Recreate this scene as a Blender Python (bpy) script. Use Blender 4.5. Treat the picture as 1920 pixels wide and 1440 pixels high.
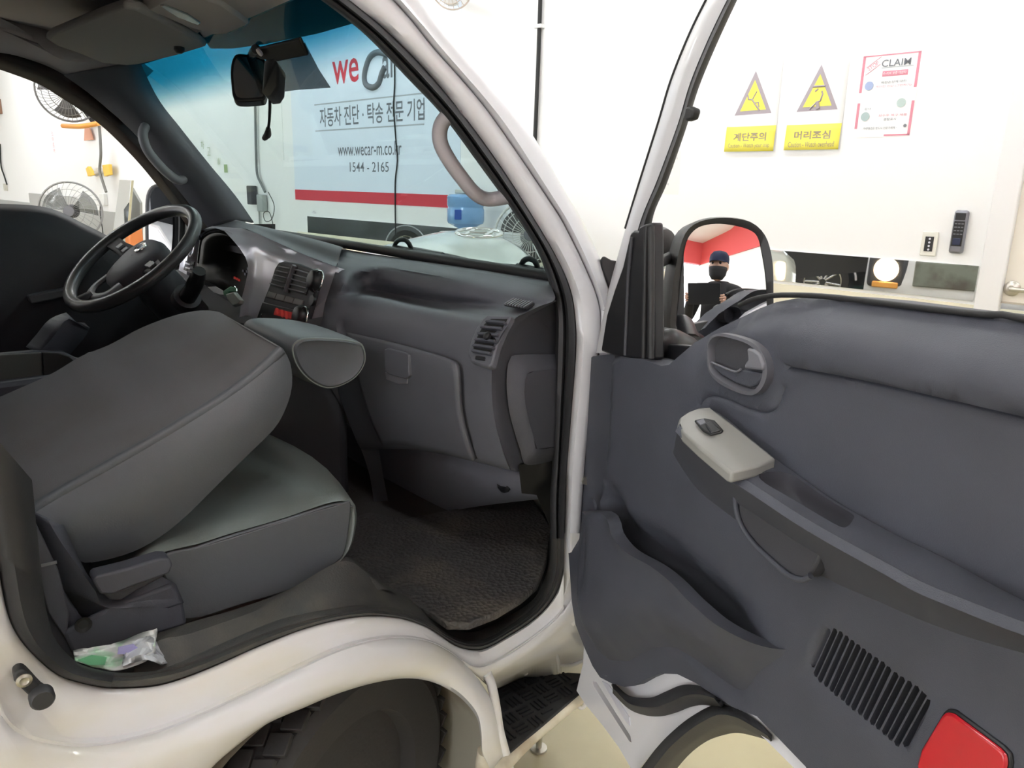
import bpy, bmesh, math, random
import numpy as np
from mathutils import Vector, Matrix
from mathutils.geometry import delaunay_2d_cdt
random.seed(7)
for o in list(bpy.data.objects): bpy.data.objects.remove(o, do_unlink=True)
S = bpy.context.scene
COL = S.collection
# ------------------------------------------------------------------ camera
# metres; X = truck's right, Y = truck's forward, Z = up, origin on the floor under the cab
F_PX, PITCH, ROLL, AZ = 1442.0, math.radians(-14.3), math.radians(1.4), math.radians(52)
CAM = np.array([1.81, 0.0, 1.41])
FW = np.array([-math.sin(AZ)*math.cos(PITCH), math.cos(AZ)*math.cos(PITCH), math.sin(PITCH)])
_r = np.cross(FW, [0, 0, 1]); _r /= np.linalg.norm(_r); _u = np.cross(_r, FW)
RT = _r*math.cos(ROLL)+_u*math.sin(ROLL); UP = -_r*math.sin(ROLL)+_u*math.cos(ROLL)
cd = bpy.data.cameras.new('camera'); cam = bpy.data.objects.new('camera', cd); COL.objects.link(cam)
cd.sensor_width = 36.0; cd.lens = 36.0*F_PX/1920.0; cd.clip_start = 0.02; cd.clip_end = 200
m = Matrix.Identity(4)
for i in range(3):
    m[i][0] = RT[i]; m[i][1] = UP[i]; m[i][2] = -FW[i]; m[i][3] = CAM[i]
cam.matrix_world = m
S.camera = cam
# ------------------------------------------------------------------ world, view, big lights
w = bpy.data.worlds.new('world'); S.world = w; w.use_nodes = True
w.node_tree.nodes['Background'].inputs[0].default_value = (0.90, 0.95, 1.0, 1)
w.node_tree.nodes['Background'].inputs[1].default_value = 2.2
S.view_settings.view_transform = 'Standard'; S.view_settings.look = 'None'
S.view_settings.exposure = 1.05; S.view_settings.gamma = 1.0
S.view_settings.use_curve_mapping = False
LAMP_STRENGTH = 26.0      # emission of the ceiling tubes
# ------------------------------------------------------------------ measuring helpers (sight line -> a real plane)
def ray(px, py): return RT*(px-960)/F_PX - UP*(py-720)/F_PX + FW
def HP(px, py, P0, N):
    d = ray(px, py); P0 = np.asarray(P0, float); N = np.asarray(N, float)
    return CAM + d*(((P0-CAM)@N)/(d@N))
def X(px, py, x): return HP(px, py, (x, 0, 0), (1, 0, 0))
def Y(px, py, y): return HP(px, py, (0, y, 0), (0, 1, 0))
def Z(px, py, z): return HP(px, py, (0, 0, z), (0, 0, 1))
def DEP(px, py, d): return CAM + ray(px, py)*d
def LX(l, x): return [X(p[0], p[1], p[2] if len(p) > 2 else x) for p in l]
def LY(l, y): return [Y(p[0], p[1], p[2] if len(p) > 2 else y) for p in l]
def LZ(l, z): return [Z(p[0], p[1], z) for p in l]
# front wall of the bay (turned 7 degrees to the truck)
WA = math.radians(7.0)
WN = np.array([-math.sin(WA), math.cos(WA), 0.0]); WT = np.array([math.cos(WA), math.sin(WA), 0.0]); UZ = np.array([0, 0, 1.0])
W0 = CAM + 4.1*WN; W0[2] = 0
def WP(px, py, off=0.0): return HP(px, py, W0-WN*off, WN)
def WALL(t, z, off=0.0): return W0 + WT*t - WN*off + UZ*z
def wt(px, py, off=0.0):
    p = WP(px, py, off); return float((p-W0)@WT), float(p[2])
# opened passenger door (73 degrees): u back from the hinge edge, z up, w towards the cab side
DA = math.radians(73)
DD = np.array([math.sin(DA), -math.cos(DA), 0.0]); DN = np.array([-math.cos(DA), -math.sin(DA), 0.0]); DP0 = np.array([0.88, 0.90, 0.0])
def DPT(u, z, w=0.0): return DP0 + DD*u + DN*w + UZ*z
def DP(px, py, w=0.0): return HP(px, py, DP0+DN*w, DN)
def duz(px, py, w=0.0):
    p = DP(px, py, w)-DP0; return (float(p@DD), float(p[2]))
def DL(l, w=0.0): return [duz(p[0], p[1], w) for p in l]
# ------------------------------------------------------------------ curves
def catmull(P, closed=False, sub=8):
    P = [np.asarray(p, float) for p in P]; n = len(P); out = []
    if n < 3: return P
    rng = range(n) if closed else range(n-1)
    for i in rng:
        p1, p2 = P[i], P[(i+1) % n]
        p0 = P[i-1] if (closed or i > 0) else 2*p1-p2
        p3 = P[(i+2) % n] if (closed or i+2 < n) else 2*p2-p1
        for k in range(sub):
            t = k/sub
            out.append(0.5*((2*p1)+(p2-p0)*t+(2*p0-5*p1+4*p2-p3)*t*t+(3*p1-p0-3*p2+p3)*t**3))
    if not closed: out.append(P[-1])
    return out
def resample(P, n, closed=False, smooth=True):
    P = catmull(P, closed) if smooth else [np.asarray(p, float) for p in P]
    if closed: P = P+[P[0]]
    A = np.array(P); L = np.concatenate([[0], np.cumsum(np.linalg.norm(np.diff(A, axis=0), axis=1))])
    s = np.linspace(0, L[-1], n+1)[:-1] if closed else np.linspace(0, L[-1], n)
    return [np.array([np.interp(v, L, A[:, k]) for k in range(A.shape[1])]) for v in s]
# ------------------------------------------------------------------ objects
def tag(o, label=None, cat=None, group=None, kind=None):
    if label: o['label'] = label
    if cat: o['category'] = cat
    if group: o['group'] = group
    if kind: o['kind'] = kind
    return o
def empty(name, loc, label=None, cat=None, group=None):
    o = bpy.data.objects.new(name, None); COL.objects.link(o); o.location = Vector([float(v) for v in loc]); o.empty_display_size = 0.1
    return tag(o, label, cat, group)
def abs_loc(o):
    v = Vector(o.location)
    p = o.parent
    while p is not None:
        v = v + Vector(p.location); p = p.parent
    return v
def setparent(o, parent):
    if parent is not None:
        l = abs_loc(parent); o.parent = parent
        o.location = Vector(o.location) - l
def mobj(name, verts, faces, mat, parent=None, smooth=True, angle=40, bevel=0, solid=0, subsurf=0, bevseg=2, solid_off=-1):
    me = bpy.data.meshes.new(name)
    V = np.array([[float(c) for c in v] for v in verts])
    c = V.mean(axis=0)
    if parent is None or True:
        me.from_pydata([tuple(v-c) for v in V], [], [tuple(int(i) for i in f) for f in faces])
    me.validate(); me.update()
    if smooth:
        me.polygons.foreach_set('use_smooth', [True]*len(me.polygons))
        me.set_sharp_from_angle(angle=math.radians(angle))
    o = bpy.data.objects.new(name, me); COL.objects.link(o); o.location = Vector(c)
    if mat is not None: me.materials.append(mat)
    if solid:
        md = o.modifiers.new('thickness', 'SOLIDIFY'); md.thickness = solid; md.offset = solid_off
    if bevel:
        md = o.modifiers.new('bevel', 'BEVEL'); md.width = bevel; md.segments = bevseg; md.limit_method = 'ANGLE'; md.angle_limit = math.radians(35)
    if subsurf:
        md = o.modifiers.new('sub', 'SUBSURF'); md.levels = subsurf; md.render_levels = subsurf
    setparent(o, parent)
    return o
def recalc(o):
    bm = bmesh.new(); bm.from_mesh(o.data); bmesh.ops.recalc_face_normals(bm, faces=bm.faces); bm.to_mesh(o.data); bm.free(); return o
def loft(name, rows, mat, parent=None, n=40, smooth_rows=True, closed=False, solid=0, cap=False, angle=50, sub_between=0, solid_off=-1):
    R = [resample(r, n, closed, smooth_rows) for r in rows]
    if sub_between:      # smooth interpolation across rows
        cols = [resample_count([R[i][j] for i in range(len(R))], sub_between) for j in range(n)]
        R = [[cols[j][i] for j in range(n)] for i in range(len(cols[0]))]
    V = [p for r in R for p in r]; Fc = []
    k = n if closed else n-1
    for i in range(len(R)-1):
        for j in range(k):
            a, b = i*n+j, i*n+(j+1) % n
            Fc.append((a, b, b+n, a+n))
    if cap and closed:
        Fc.append(tuple(range(n))[::-1]); Fc.append(tuple((len(R)-1)*n+j for j in range(n)))
    o = mobj(name, V, Fc, mat, parent, angle=angle, solid=solid, solid_off=solid_off)
    if cap and closed: recalc(o)
    return o
def resample_count(P, sub): return catmull(P, False, sub)
def plate(name, outline, vec, mat, parent=None, bevel=0, smooth=True, bevseg=2, angle=40):
    n = len(outline); vec = np.asarray(vec, float)
    V = [np.asarray(p, float) for p in outline]+[np.asarray(p, float)+vec for p in outline]
    Fc = [tuple(range(n)), tuple(range(2*n-1, n-1, -1))]+[(i, (i+1) % n, n+(i+1) % n, n+i) for i in range(n)]
    return recalc(mobj(name, V, Fc, mat, parent, smooth, angle, bevel, bevseg=bevseg))
def tube(name, path, r, mat, parent=None, seg=10, closed=False, n=0, flat=None, cap=True):
    P = resample(path, n, closed) if n else [np.asarray(p, float) for p in path]
    n = len(P); rad = r if hasattr(r, '__len__') else [r]*n
    if len(rad) != n: rad = np.interp(np.linspace(0, 1, n), np.linspace(0, 1, len(rad)), rad)
    V = []; Fc = []; ref = None
    for i in range(n):
        a = P[(i+1) % n] if (closed or i < n-1) else P[i]
        b = P[i-1] if (closed or i > 0) else P[i]
        t = a-b; t = t/(np.linalg.norm(t)+1e-12)
        if ref is None:
            ref = np.cross(t, [0, 0, 1.0] if abs(t[2]) < .9 else [1.0, 0, 0]); ref /= np.linalg.norm(ref)
        ref = ref-t*(ref@t); ref /= np.linalg.norm(ref); b2 = np.cross(t, ref)
        for k in range(seg):
            an = 2*math.pi*k/seg
            V.append(P[i]+rad[i]*(math.cos(an)*ref*(flat[0] if flat else 1)+math.sin(an)*b2*(flat[1] if flat else 1)))
    m_ = n if closed else n-1
    for i in range(m_):
        for k in range(seg):
            a, b = i*seg+k, i*seg+(k+1) % seg; c, d = ((i+1) % n)*seg+(k+1) % seg, ((i+1) % n)*seg+k
            Fc.append((a, b, c, d))
    if cap and not closed:
        Fc.append(tuple(range(seg))[::-1]); Fc.append(tuple((n-1)*seg+k for k in range(seg)))
    return recalc(mobj(name, V, Fc, mat, parent, angle=60))
def frame(axis, hint=(0, 0, 1)):
    a = np.asarray(axis, float); a /= np.linalg.norm(a); h = np.asarray(hint, float)
    if abs(a@h) > .98: h = np.array([1.0, 0, 0])
    u = np.cross(h, a); u /= np.linalg.norm(u); v = np.cross(a, u)
    return u, v, a
def lathe(name, org, axis, prof, mat, parent=None, seg=32, hint=(0, 0, 1), sx=1, sy=1, angle=40, arc=1.0):
    u, v, a = frame(axis, hint); org = np.asarray(org, float); V = []; Fc = []
    for (r, h) in prof:
        for k in range(seg):
            an = 2*math.pi*k/seg
            V.append(org+a*h+r*(math.cos(an)*u*sx+math.sin(an)*v*sy))
    for i in range(len(prof)-1):
        for k in range(seg):
            Fc.append((i*seg+k, i*seg+(k+1) % seg, (i+1)*seg+(k+1) % seg, (i+1)*seg+k))
    if prof[0][0] > 1e-5: Fc.append(tuple(range(seg))[::-1])
    if prof[-1][0] > 1e-5: Fc.append(tuple((len(prof)-1)*seg+k for k in range(seg)))
    o = mobj(name, V, Fc, mat, parent, angle=angle)
    bm = bmesh.new(); bm.from_mesh(o.data); bmesh.ops.remove_doubles(bm, verts=bm.verts, dist=1e-6); bmesh.ops.recalc_face_normals(bm, faces=bm.faces); bm.to_mesh(o.data); bm.free()
    return o
def box(name, c, size, mat, parent=None, axes=None, bevel=0, seg=2):
    ax = axes if axes is not None else (np.array([1., 0, 0]), np.array([0, 1., 0]), np.array([0, 0, 1.]))
    c = np.asarray(c, float); V = []
    for sz in (-1, 1):
        for sy, sx in ((-1, -1), (-1, 1), (1, 1), (1, -1)):
            V.append(c+ax[0]*sx*size[0]/2+ax[1]*sy*size[1]/2+ax[2]*sz*size[2]/2)
    Fc = [(3, 2, 1, 0), (4, 5, 6, 7), (0, 1, 5, 4), (1, 2, 6, 5), (2, 3, 7, 6), (3, 0, 4, 7)]
    return recalc(mobj(name, V, Fc, mat, parent, True, 40, bevel, bevseg=seg))
def inside(p, poly):
    x, y = p; c = False; n = len(poly); j = n-1
    for i in range(n):
        xi, yi = poly[i][0], poly[i][1]; xj, yj = poly[j][0], poly[j][1]
        if (yi > y) != (yj > y) and x < (xj-xi)*(y-yi)/(yj-yi)+xi: c = not c
        j = i
    return c
def segdist(p, line):
    best = 1e9; P = np.asarray(p)
    for i in range(len(line)-1):
        a = np.asarray(line[i][:2]); b = np.asarray(line[i+1][:2]); d = b-a
        t = max(0, min(1, ((P-a)@d)/((d@d)+1e-12))); best = min(best, float(np.linalg.norm(P-a-d*t)))
    return best
def relief(name, outline, fmap, wf, mat, parent=None, step=0.012, holes=(), lines=(), edge=0.02, back=None, angle=50):
    """a pressed sheet: outline (2-D) filled with a fine net, lifted by wf(u,v); edge = depth of its rim"""
    pts = []; edges = []
    def addloop(L, closed=True):
        i0 = len(pts); pts.extend([Vector((float(p[0]), float(p[1]))) for p in L]); n = len(L)
        for i in range(n if closed else n-1): edges.append((i0+i, i0+(i+1) % n))
    addloop(outline)
    for h in holes: addloop(h)
    for l in lines: addloop(l, False)
    A = np.array([[p[0], p[1]] for p in outline]); lo = A.min(0); hi = A.max(0)
    for i in range(int((hi[0]-lo[0])/step)+1):
        for j in range(int((hi[1]-lo[1])/step)+1):
            q = (lo[0]+(i+.5*(j % 2))*step, lo[1]+j*step)
            if inside(q, outline) and segdist(q, list(outline)+[outline[0]]) > step*.4 and not any(inside(q, h) for h in holes):
                pts.append(Vector(q))
    vo, eo, fo, _, _, _ = delaunay_2d_cdt(pts, edges, [], 0, 1e-6)
    V = [(v.x, v.y) for v in vo]; Fc = []
    for f in fo:
        c = (sum(V[i][0] for i in f)/len(f), sum(V[i][1] for i in f)/len(f))
        if inside(c, outline) and not any(inside(c, h) for h in holes): Fc.append(tuple(f))
    used = sorted({i for f in Fc for i in f}); mp = {k: i for i, k in enumerate(used)}
    V = [V[i] for i in used]; Fc = [tuple(mp[i] for i in f) for f in Fc]
    P3 = [fmap(u, v, wf(u, v)) for u, v in V]
    if edge:
        cnt = {}
        for f in Fc:
            for i in range(len(f)):
                a, b = f[i], f[(i+1) % len(f)]; cnt[(a, b)] = 1
        bd = [(a, b) for (a, b) in cnt if (b, a) not in cnt]
        n0 = len(P3); mm = {}
        for a, b in bd:
            for q in (a, b):
                if q not in mm:
                    mm[q] = len(P3); P3.append(fmap(V[q][0], V[q][1], wf(*V[q])-edge))
        for a, b in bd: Fc.append((b, a, mm[a], mm[b]))
    o = mobj(name, P3, Fc, mat, parent, angle=angle)
    return o
def smst(a, b, x):
    t = max(0.0, min(1.0, (x-a)/(b-a))); return t*t*(3-2*t)
def text(name, body, org, xd, yd, h, mat, parent=None, width=None, bold=0.0, align='CENTER', nrm_off=0.0006, extrude=0.0003):
    cu = bpy.data.curves.new(name, 'FONT'); cu.body = body; cu.size = 1.0; cu.align_x = align; cu.resolution_u = 3; cu.offset = bold
    ob = bpy.data.objects.new(name, cu); COL.objects.link(ob)
    dg = bpy.context.evaluated_depsgraph_get(); dg.update()
    me = bpy.data.meshes.new_from_object(ob.evaluated_get(dg)); bpy.data.objects.remove(ob); bpy.data.curves.remove(cu)
    if len(me.vertices) == 0: return None
    V = np.array([v.co[:] for v in me.vertices]); Fc = [tuple(p.vertices) for p in me.polygons]
    lo = V.min(0); hi = V.max(0); sy = h/max(hi[1]-lo[1], 1e-6); sx = sy if not width else width/max(hi[0]-lo[0], 1e-6)
    cx = (lo[0]+hi[0])/2 if align == 'CENTER' else lo[0]; cy = (lo[1]+hi[1])/2
    xd = np.asarray(xd, float); yd = np.asarray(yd, float); nn = np.cross(xd, yd); nn /= np.linalg.norm(nn)
    P = [np.asarray(org)+xd*(v[0]-cx)*sx+yd*(v[1]-cy)*sy+nn*nrm_off for v in V]
    # one object for each word
    nw = len(body.split())
    if nw < 2: return mobj(name, P, Fc, mat, parent, smooth=False)
    iv = sorted((min(V[i][0] for i in f), max(V[i][0] for i in f)) for f in Fc)
    runs = []
    for a, b in iv:
        if runs and a <= runs[-1][1]+1e-4: runs[-1][1] = max(runs[-1][1], b)
        else: runs.append([a, b])
    gaps = sorted(range(1, len(runs)), key=lambda k: runs[k-1][1]-runs[k][0])[:nw-1]
    cuts = sorted((runs[k-1][1]+runs[k][0])/2 for k in gaps); o = None
    for w_ in range(len(cuts)+1):
        lo_ = cuts[w_-1] if w_ else -1e9; hi_ = cuts[w_] if w_ < len(cuts) else 1e9
        ff = [f for f in Fc if lo_ < V[f[0]][0] <= hi_]
        if not ff: continue
        us = sorted({i for f in ff for i in f}); mp = {k: i for i, k in enumerate(us)}
        o = mobj(name, [P[i] for i in us], [tuple(mp[i] for i in f) for f in ff], mat, parent, smooth=False)
    return o
def copytree(o, parent=None, delta=(0, 0, 0)):
    c = o.copy(); COL.objects.link(c)
    if parent is None: c.location = Vector(o.location)+Vector([float(v) for v in delta])
    else: c.parent = parent
    for ch in list(o.children): copytree(ch, c)
    return c
# ------------------------------------------------------------------ materials
def mat(name, col, rough=0.5, metal=0.0, bump=0.0, bscale=200.0, noise=0.0, nscale=8.0, col2=None, coat=0.0, spec=0.5, sheen=0.0, emis=None, estr=0.0, trans=0.0, alpha=1.0, stretch=None, thr=(0.45, 0.65)):
    M = bpy.data.materials.new(name); M.use_nodes = True; nt = M.node_tree; B = nt.nodes['Principled BSDF']
    B.inputs['Base Color'].default_value = (*col, 1); B.inputs['Roughness'].default_value = rough; B.inputs['Metallic'].default_value = metal
    B.inputs['Coat Weight'].default_value = coat; B.inputs['Coat Roughness'].default_value = 0.06; B.inputs['Specular IOR Level'].default_value = spec
    if sheen: B.inputs['Sheen Weight'].default_value = sheen; B.inputs['Sheen Roughness'].default_value = .6
    if trans: B.inputs['Transmission Weight'].default_value = trans
    if alpha < 1: B.inputs['Alpha'].default_value = alpha
    if emis: B.inputs['Emission Color'].default_value = (*emis, 1); B.inputs['Emission Strength'].default_value = estr
    tc = nt.nodes.new('ShaderNodeTexCoord')
    if noise or col2:
        n = nt.nodes.new('ShaderNodeTexNoise'); n.inputs['Scale'].default_value = nscale; n.inputs['Detail'].default_value = 6
        if stretch:
            mp = nt.nodes.new('ShaderNodeMapping'); mp.inputs['Scale'].default_value = stretch
            nt.links.new(tc.outputs['Object'], mp.inputs[0]); nt.links.new(mp.outputs[0], n.inputs['Vector'])
        else: nt.links.new(tc.outputs['Object'], n.inputs['Vector'])
        cr = nt.nodes.new('ShaderNodeValToRGB'); cr.color_ramp.elements[0].position = thr[0]; cr.color_ramp.elements[1].position = thr[1]
        c2 = col2 if col2 else tuple(c*(1-noise) for c in col)
        cr.color_ramp.elements[0].color = (*col, 1); cr.color_ramp.elements[1].color = (*c2, 1)
        nt.links.new(n.outputs['Fac'], cr.inputs[0]); nt.links.new(cr.outputs[0], B.inputs['Base Color'])
    if bump:
        n = nt.nodes.new('ShaderNodeTexNoise'); n.inputs['Scale'].default_value = bscale; n.inputs['Detail'].default_value = 2
        nt.links.new(tc.outputs['Object'], n.inputs['Vector'])
        b = nt.nodes.new('ShaderNodeBump'); b.inputs['Strength'].default_value = bump; b.inputs['Distance'].default_value = 0.002
        nt.links.new(n.outputs['Fac'], b.inputs['Height']); nt.links.new(b.outputs[0], B.inputs['Normal'])
    return M
def glassmat(name, tint, gloss=0.06, band=None, rough=0.0):
    """thin sheet glass: tinted see-through plus a weak mirror; band = (z0, z1, colour) shade strip in the sheet"""
    M = bpy.data.materials.new(name); M.use_nodes = True; nt = M.node_tree; nt.nodes.clear()
    out = nt.nodes.new('ShaderNodeOutputMaterial'); t = nt.nodes.new('ShaderNodeBsdfTransparent'); g = nt.nodes.new('ShaderNodeBsdfGlossy'); mx = nt.nodes.new('ShaderNodeMixShader')
    t.inputs[0].default_value = (*tint, 1); g.inputs['Roughness'].default_value = rough; mx.inputs[0].default_value = gloss
    nt.links.new(t.outputs[0], mx.inputs[1]); nt.links.new(g.outputs[0], mx.inputs[2]); nt.links.new(mx.outputs[0], out.inputs[0])
    if band:
        ge = nt.nodes.new('ShaderNodeNewGeometry'); sp = nt.nodes.new('ShaderNodeSeparateXYZ'); mr = nt.nodes.new('ShaderNodeMapRange'); mc = nt.nodes.new('ShaderNodeMix'); mc.data_type = 'RGBA'
        nt.links.new(ge.outputs['Position'], sp.inputs[0]); nt.links.new(sp.outputs[2], mr.inputs[0])
        mr.inputs[1].default_value = band[0]; mr.inputs[2].default_value = band[1]; mr.interpolation_type = 'SMOOTHSTEP'
        nt.links.new(mr.outputs[0], mc.inputs[0]); mc.inputs[6].default_value = (*tint, 1); mc.inputs[7].default_value = (*band[2], 1)
        nt.links.new(mc.outputs[2], t.inputs[0])
    return M
M = {}
M['wall'] = mat('wall_white_paint', (0.88, 0.88, 0.875), 0.7, bump=.05, bscale=60)
M['wainscot'] = mat('wall_grey_paint', (0.42, 0.43, 0.42), 0.6)
M['lowwall'] = mat('wall_cream_paint', (0.80, 0.75, 0.60), 0.6)
M['floor'] = mat('epoxy_floor', (0.50, 0.45, 0.285), 0.28, noise=.25, nscale=3.0, col2=(0.43, 0.38, 0.235), bump=.02, bscale=30)
M['ceil'] = mat('ceiling_paint', (0.78, 0.78, 0.78), 0.8)
M['mirror'] = mat('mirror_steel', (0.86, 0.87, 0.86), 0.015, 1.0)
M['carmirror'] = mat('mirror_glass', (0.92, 0.93, 0.96), 0.0, 1.0)
M['white'] = mat('white_car_paint', (0.72, 0.715, 0.74), 0.28, coat=.6, spec=.5)
M['sillwhite'] = mat('white_sill_paint', (0.74, 0.73, 0.735), 0.35, coat=.35, col2=(0.70, 0.665, 0.56), nscale=5.0, thr=(.40, .75), stretch=(1, 1, 2.5))
M['cream'] = mat('cream_step_bar', (0.72, 0.66, 0.52), 0.45, col2=(0.52, 0.43, 0.30), nscale=14)
M['rubber'] = mat('black_rubber', (0.022, 0.022, 0.023), 0.55, bump=.1, bscale=300)
M['seal'] = mat('door_seal_rubber', (0.035, 0.035, 0.038), 0.6, bump=.15, bscale=400)
M['plastic'] = mat('grey_trim_plastic', (0.064, 0.067, 0.084), 0.55, bump=.22, bscale=900, noise=.12, nscale=7)
M['dash'] = mat('lightened_trim_plastic', (0.108, 0.110, 0.128), 0.55, bump=.22, bscale=900, noise=.10, nscale=7)  # trim plastic with a lighter colour to make up for weak light on the dash
M['plastic_d'] = mat('dark_trim_plastic', (0.048, 0.048, 0.056), 0.6, bump=.2, bscale=900)
M['plastic_b'] = mat('black_plastic', (0.014, 0.014, 0.016), 0.42)
M['sill'] = mat('scuffed_sill_plastic', (0.060, 0.059, 0.057), 0.6, bump=.3, bscale=300, col2=(0.085, 0.08, 0.07), nscale=16)
M['handle'] = mat('light_grey_plastic', (0.16, 0.16, 0.18), 0.45)
M['grab'] = mat('grab_handle_plastic', (0.46, 0.43, 0.45), 0.5)
M['fabric'] = mat('seat_back_fabric', (0.092, 0.086, 0.092), 0.95, bump=.5, bscale=700, col2=(0.075, 0.065, 0.062), nscale=4, sheen=.15)
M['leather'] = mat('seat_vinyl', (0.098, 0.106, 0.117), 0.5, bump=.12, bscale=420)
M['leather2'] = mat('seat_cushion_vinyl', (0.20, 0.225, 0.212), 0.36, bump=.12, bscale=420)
M['silver'] = mat('silver_trim', (0.74, 0.74, 0.82), 0.30, .30)
M['silverplate'] = mat('grey_switch_plate', (0.30, 0.295, 0.275), 0.5, .25)
M['chrome'] = mat('chrome', (0.85, 0.85, 0.85), 0.08, 1.0)
M['metal'] = mat('bare_metal', (0.5, 0.48, 0.42), 0.35, 1.0)
M['carpet'] = mat('floor_carpet', (0.06, 0.055, 0.053), 0.95, bump=.6, bscale=250, col2=(0.055, 0.046, 0.036), nscale=9, thr=(.5, .8))
M['firewall'] = mat('firewall_carpet', (0.17, 0.17, 0.20), 0.85, bump=.3, bscale=300)
M['headliner'] = mat('headliner_fabric', (0.58, 0.53, 0.53), 0.95, bump=.3, bscale=500)
M['pillar'] = mat('pillar_trim', (0.11, 0.11, 0.125), 0.6, bump=.15, bscale=700)
M['red'] = mat('red_reflector', (0.52, 0.012, 0.022), 0.22, coat=.5)
M['tyre'] = mat('tyre_rubber', (0.038, 0.036, 0.037), 0.75, bump=.3, bscale=120)
M['black'] = mat('matt_black', (0.012, 0.012, 0.012), 0.6)
M['liner'] = mat('wheel_house_liner', (0.42, 0.40, 0.33), 0.7, col2=(0.22, 0.16, 0.11), nscale=5)
M['windscreen'] = glassmat('windscreen_glass', (0.70, 0.77, 0.77), 0.05, (1.60, 1.69, (0.07, 0.33, 0.44)))
M['glass'] = glassmat('door_glass', (0.90, 0.93, 0.92), 0.05)
# ================================================================== THE BAY
def struct(o): o['kind'] = 'structure'; return o
def wallbox(name, t0, t1, z0, z1, o0, o1, m_, parent=None, bevel=0):
    c = WALL((t0+t1)/2, (z0+z1)/2, (o0+o1)/2)
    return box(name, c, (abs(t1-t0), abs(o1-o0), abs(z1-z0)), m_, parent, (WT, WN, UZ), bevel)
TL, TR, BACK, CEIL = -24.0, 3.2, 11.0, 3.9
struct(wallbox('floor', TL, TR, -0.1, 0, -0.2, BACK+6, M['floor']))
wf = struct(wallbox('wall_front', TL, TR, 0, CEIL, -0.2, 0, M['wall']))
struct(wallbox('wall_left', TL-.2, TL, 0, CEIL, -0.2, BACK, M['wall']))
struct(wallbox('wall_right', TR, TR+.2, 0, CEIL, -0.2, BACK, M['wall']))
struct(wallbox('ceiling', TL, TR, CEIL, CEIL+.15, -0.2, BACK, M['ceil']))
rb = struct(wallbox('trim_1', TL, TR, 3.05, CEIL, BACK-.25, BACK, mat('red_beam', (0.70, 0.10, 0.10), .6)))
struct(wallbox('trim_5', TR-.05, TR, 3.05, CEIL, 2, BACK, bpy.data.materials['red_beam']))
struct(wallbox('trim_2', TL, wt(215, 398)[0]+.6, 0, wt(100, 385)[1], 0, 0.02, M['wainscot']))
struct(wallbox('trim_3', wt(578, 420)[0]-.2, wt(1845, 520)[0], 0, wt(1775, 566)[1], 0, 0.015, M['lowwall']))
# ceiling tube lamps
lampm = mat('lamp_tube', (1, 1, 1), .5, emis=(0.95, 0.975, 1.0), estr=LAMP_STRENGTH)
lhouse = mat('lamp_housing', (.8, .8, .8), .5)
def lamp(t, off):
    e = empty('ceiling_lamp', WALL(t, CEIL-.14, off), 'long white twin tube lamp fixed under the bay ceiling', 'lamp', 'tube lamps under the ceiling')
    wallbox('lamp_housing', t-.75, t+.75, CEIL-.05, CEIL, off-.09, off+.09, lhouse, e)
    for s in (-1, 1):
        tube('lamp_tube', [WALL(t-.73, CEIL-.08, off+s*.05), WALL(t+.73, CEIL-.08, off+s*.05)], .02, lampm, e, 8)
for t in (-16.0, -12.5, -9.0, -5.6, -2.2, 1.2):
    for off in (1.1, 4.6, 8.2): lamp(t, off)
# ------------------------------------------------------------------ wall mirrors (polished strips at lamp height)
def wallrect(name, t0, t1, z0, z1, off, th, m_, parent=None): return wallbox(name, t0, t1, z0, z1, off, off+th, m_, parent)
ta, _ = wt(578, 405); 
tag(wallrect('wall_mirror', ta, wt(862, 430)[0], wt(600, 405)[1]-.20, wt(600, 407)[1], 0.0, .012, M['mirror']), 'long polished mirror strip on the wall under the large banner', 'mirror')
tb, _ = wt(1837, 498)
tag(wallrect('wall_mirror', wt(1180, 450)[0], tb, wt(1775, 559)[1], wt(1650, 484)[1], 0.0, .012, M['mirror']), 'polished mirror strip on the wall below the yellow caution signs', 'mirror')
t0, z0 = wt(57, 362); t1, z1 = wt(145, 402)
tag(wallrect('wall_mirror', t0, t1+.15, .80, z0, 0.02, .012, M['mirror']), 'short polished mirror plate on the wall behind the standing fan', 'mirror')
# ------------------------------------------------------------------ printed sheets
K = lambda n, c, r=.6: mat(n, c, r)
PW = K('paper_white', (.88, .88, .87)); PB = K('banner_paper', (.74, .82, .93)); PR = K('print_red', (.62, .035, .06)); PG = K('print_grey', (.16, .17, .19)); PL = K('print_light_grey', (.42, .44, .46))
PY = K('print_yellow', (.90, .82, .12)); PT = K('print_sign_grey', (.38, .33, .36)); PN = K('print_brown_grey', (.34, .28, .2)); PP = K('print_pink', (.66, .25, .32))
def sheet(name, t0, t1, z0, z1, off, m_, parent=None, th=.0015): return wallrect(name, t0, t1, z0, z1, off, th, m_, parent)
def wtext(name, body, t, z, h, m_, parent, width=None, bold=0.0, off=.004, slant=0.0, rot=0.0):
    c, s = math.cos(rot), math.sin(rot)
    return text(name, body, WALL(t, z, off), WT*c+UZ*s, -WT*s+UZ*c, h, m_, parent, width, bold)
# banner
bl = wt(549, 250); br = wt(863, 378)
b0, b1 = bl[0], br[0]; bz0 = wt(700, 382)[1]; bz1 = bz0+1.62
e = empty('wall_banner', WALL((b0+b1)/2, bz0, .002), 'large pale blue banner with red bottom stripe and red and grey lettering', 'banner')
sheet('banner_sheet', b0, b1, bz0, bz1, 0, PB, e, .003)
sheet('red_stripe', b0, b1, bz0+.0, bz0+.10, .003, PR, e)
def bz(px, py): return wt(px, py)
t_, z_ = bz(648, 134); wtext('lettering', 'we', t_, z_, .20, PR, e, bz(673, 134)[0]-bz(624, 134)[0], .010)
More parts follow.
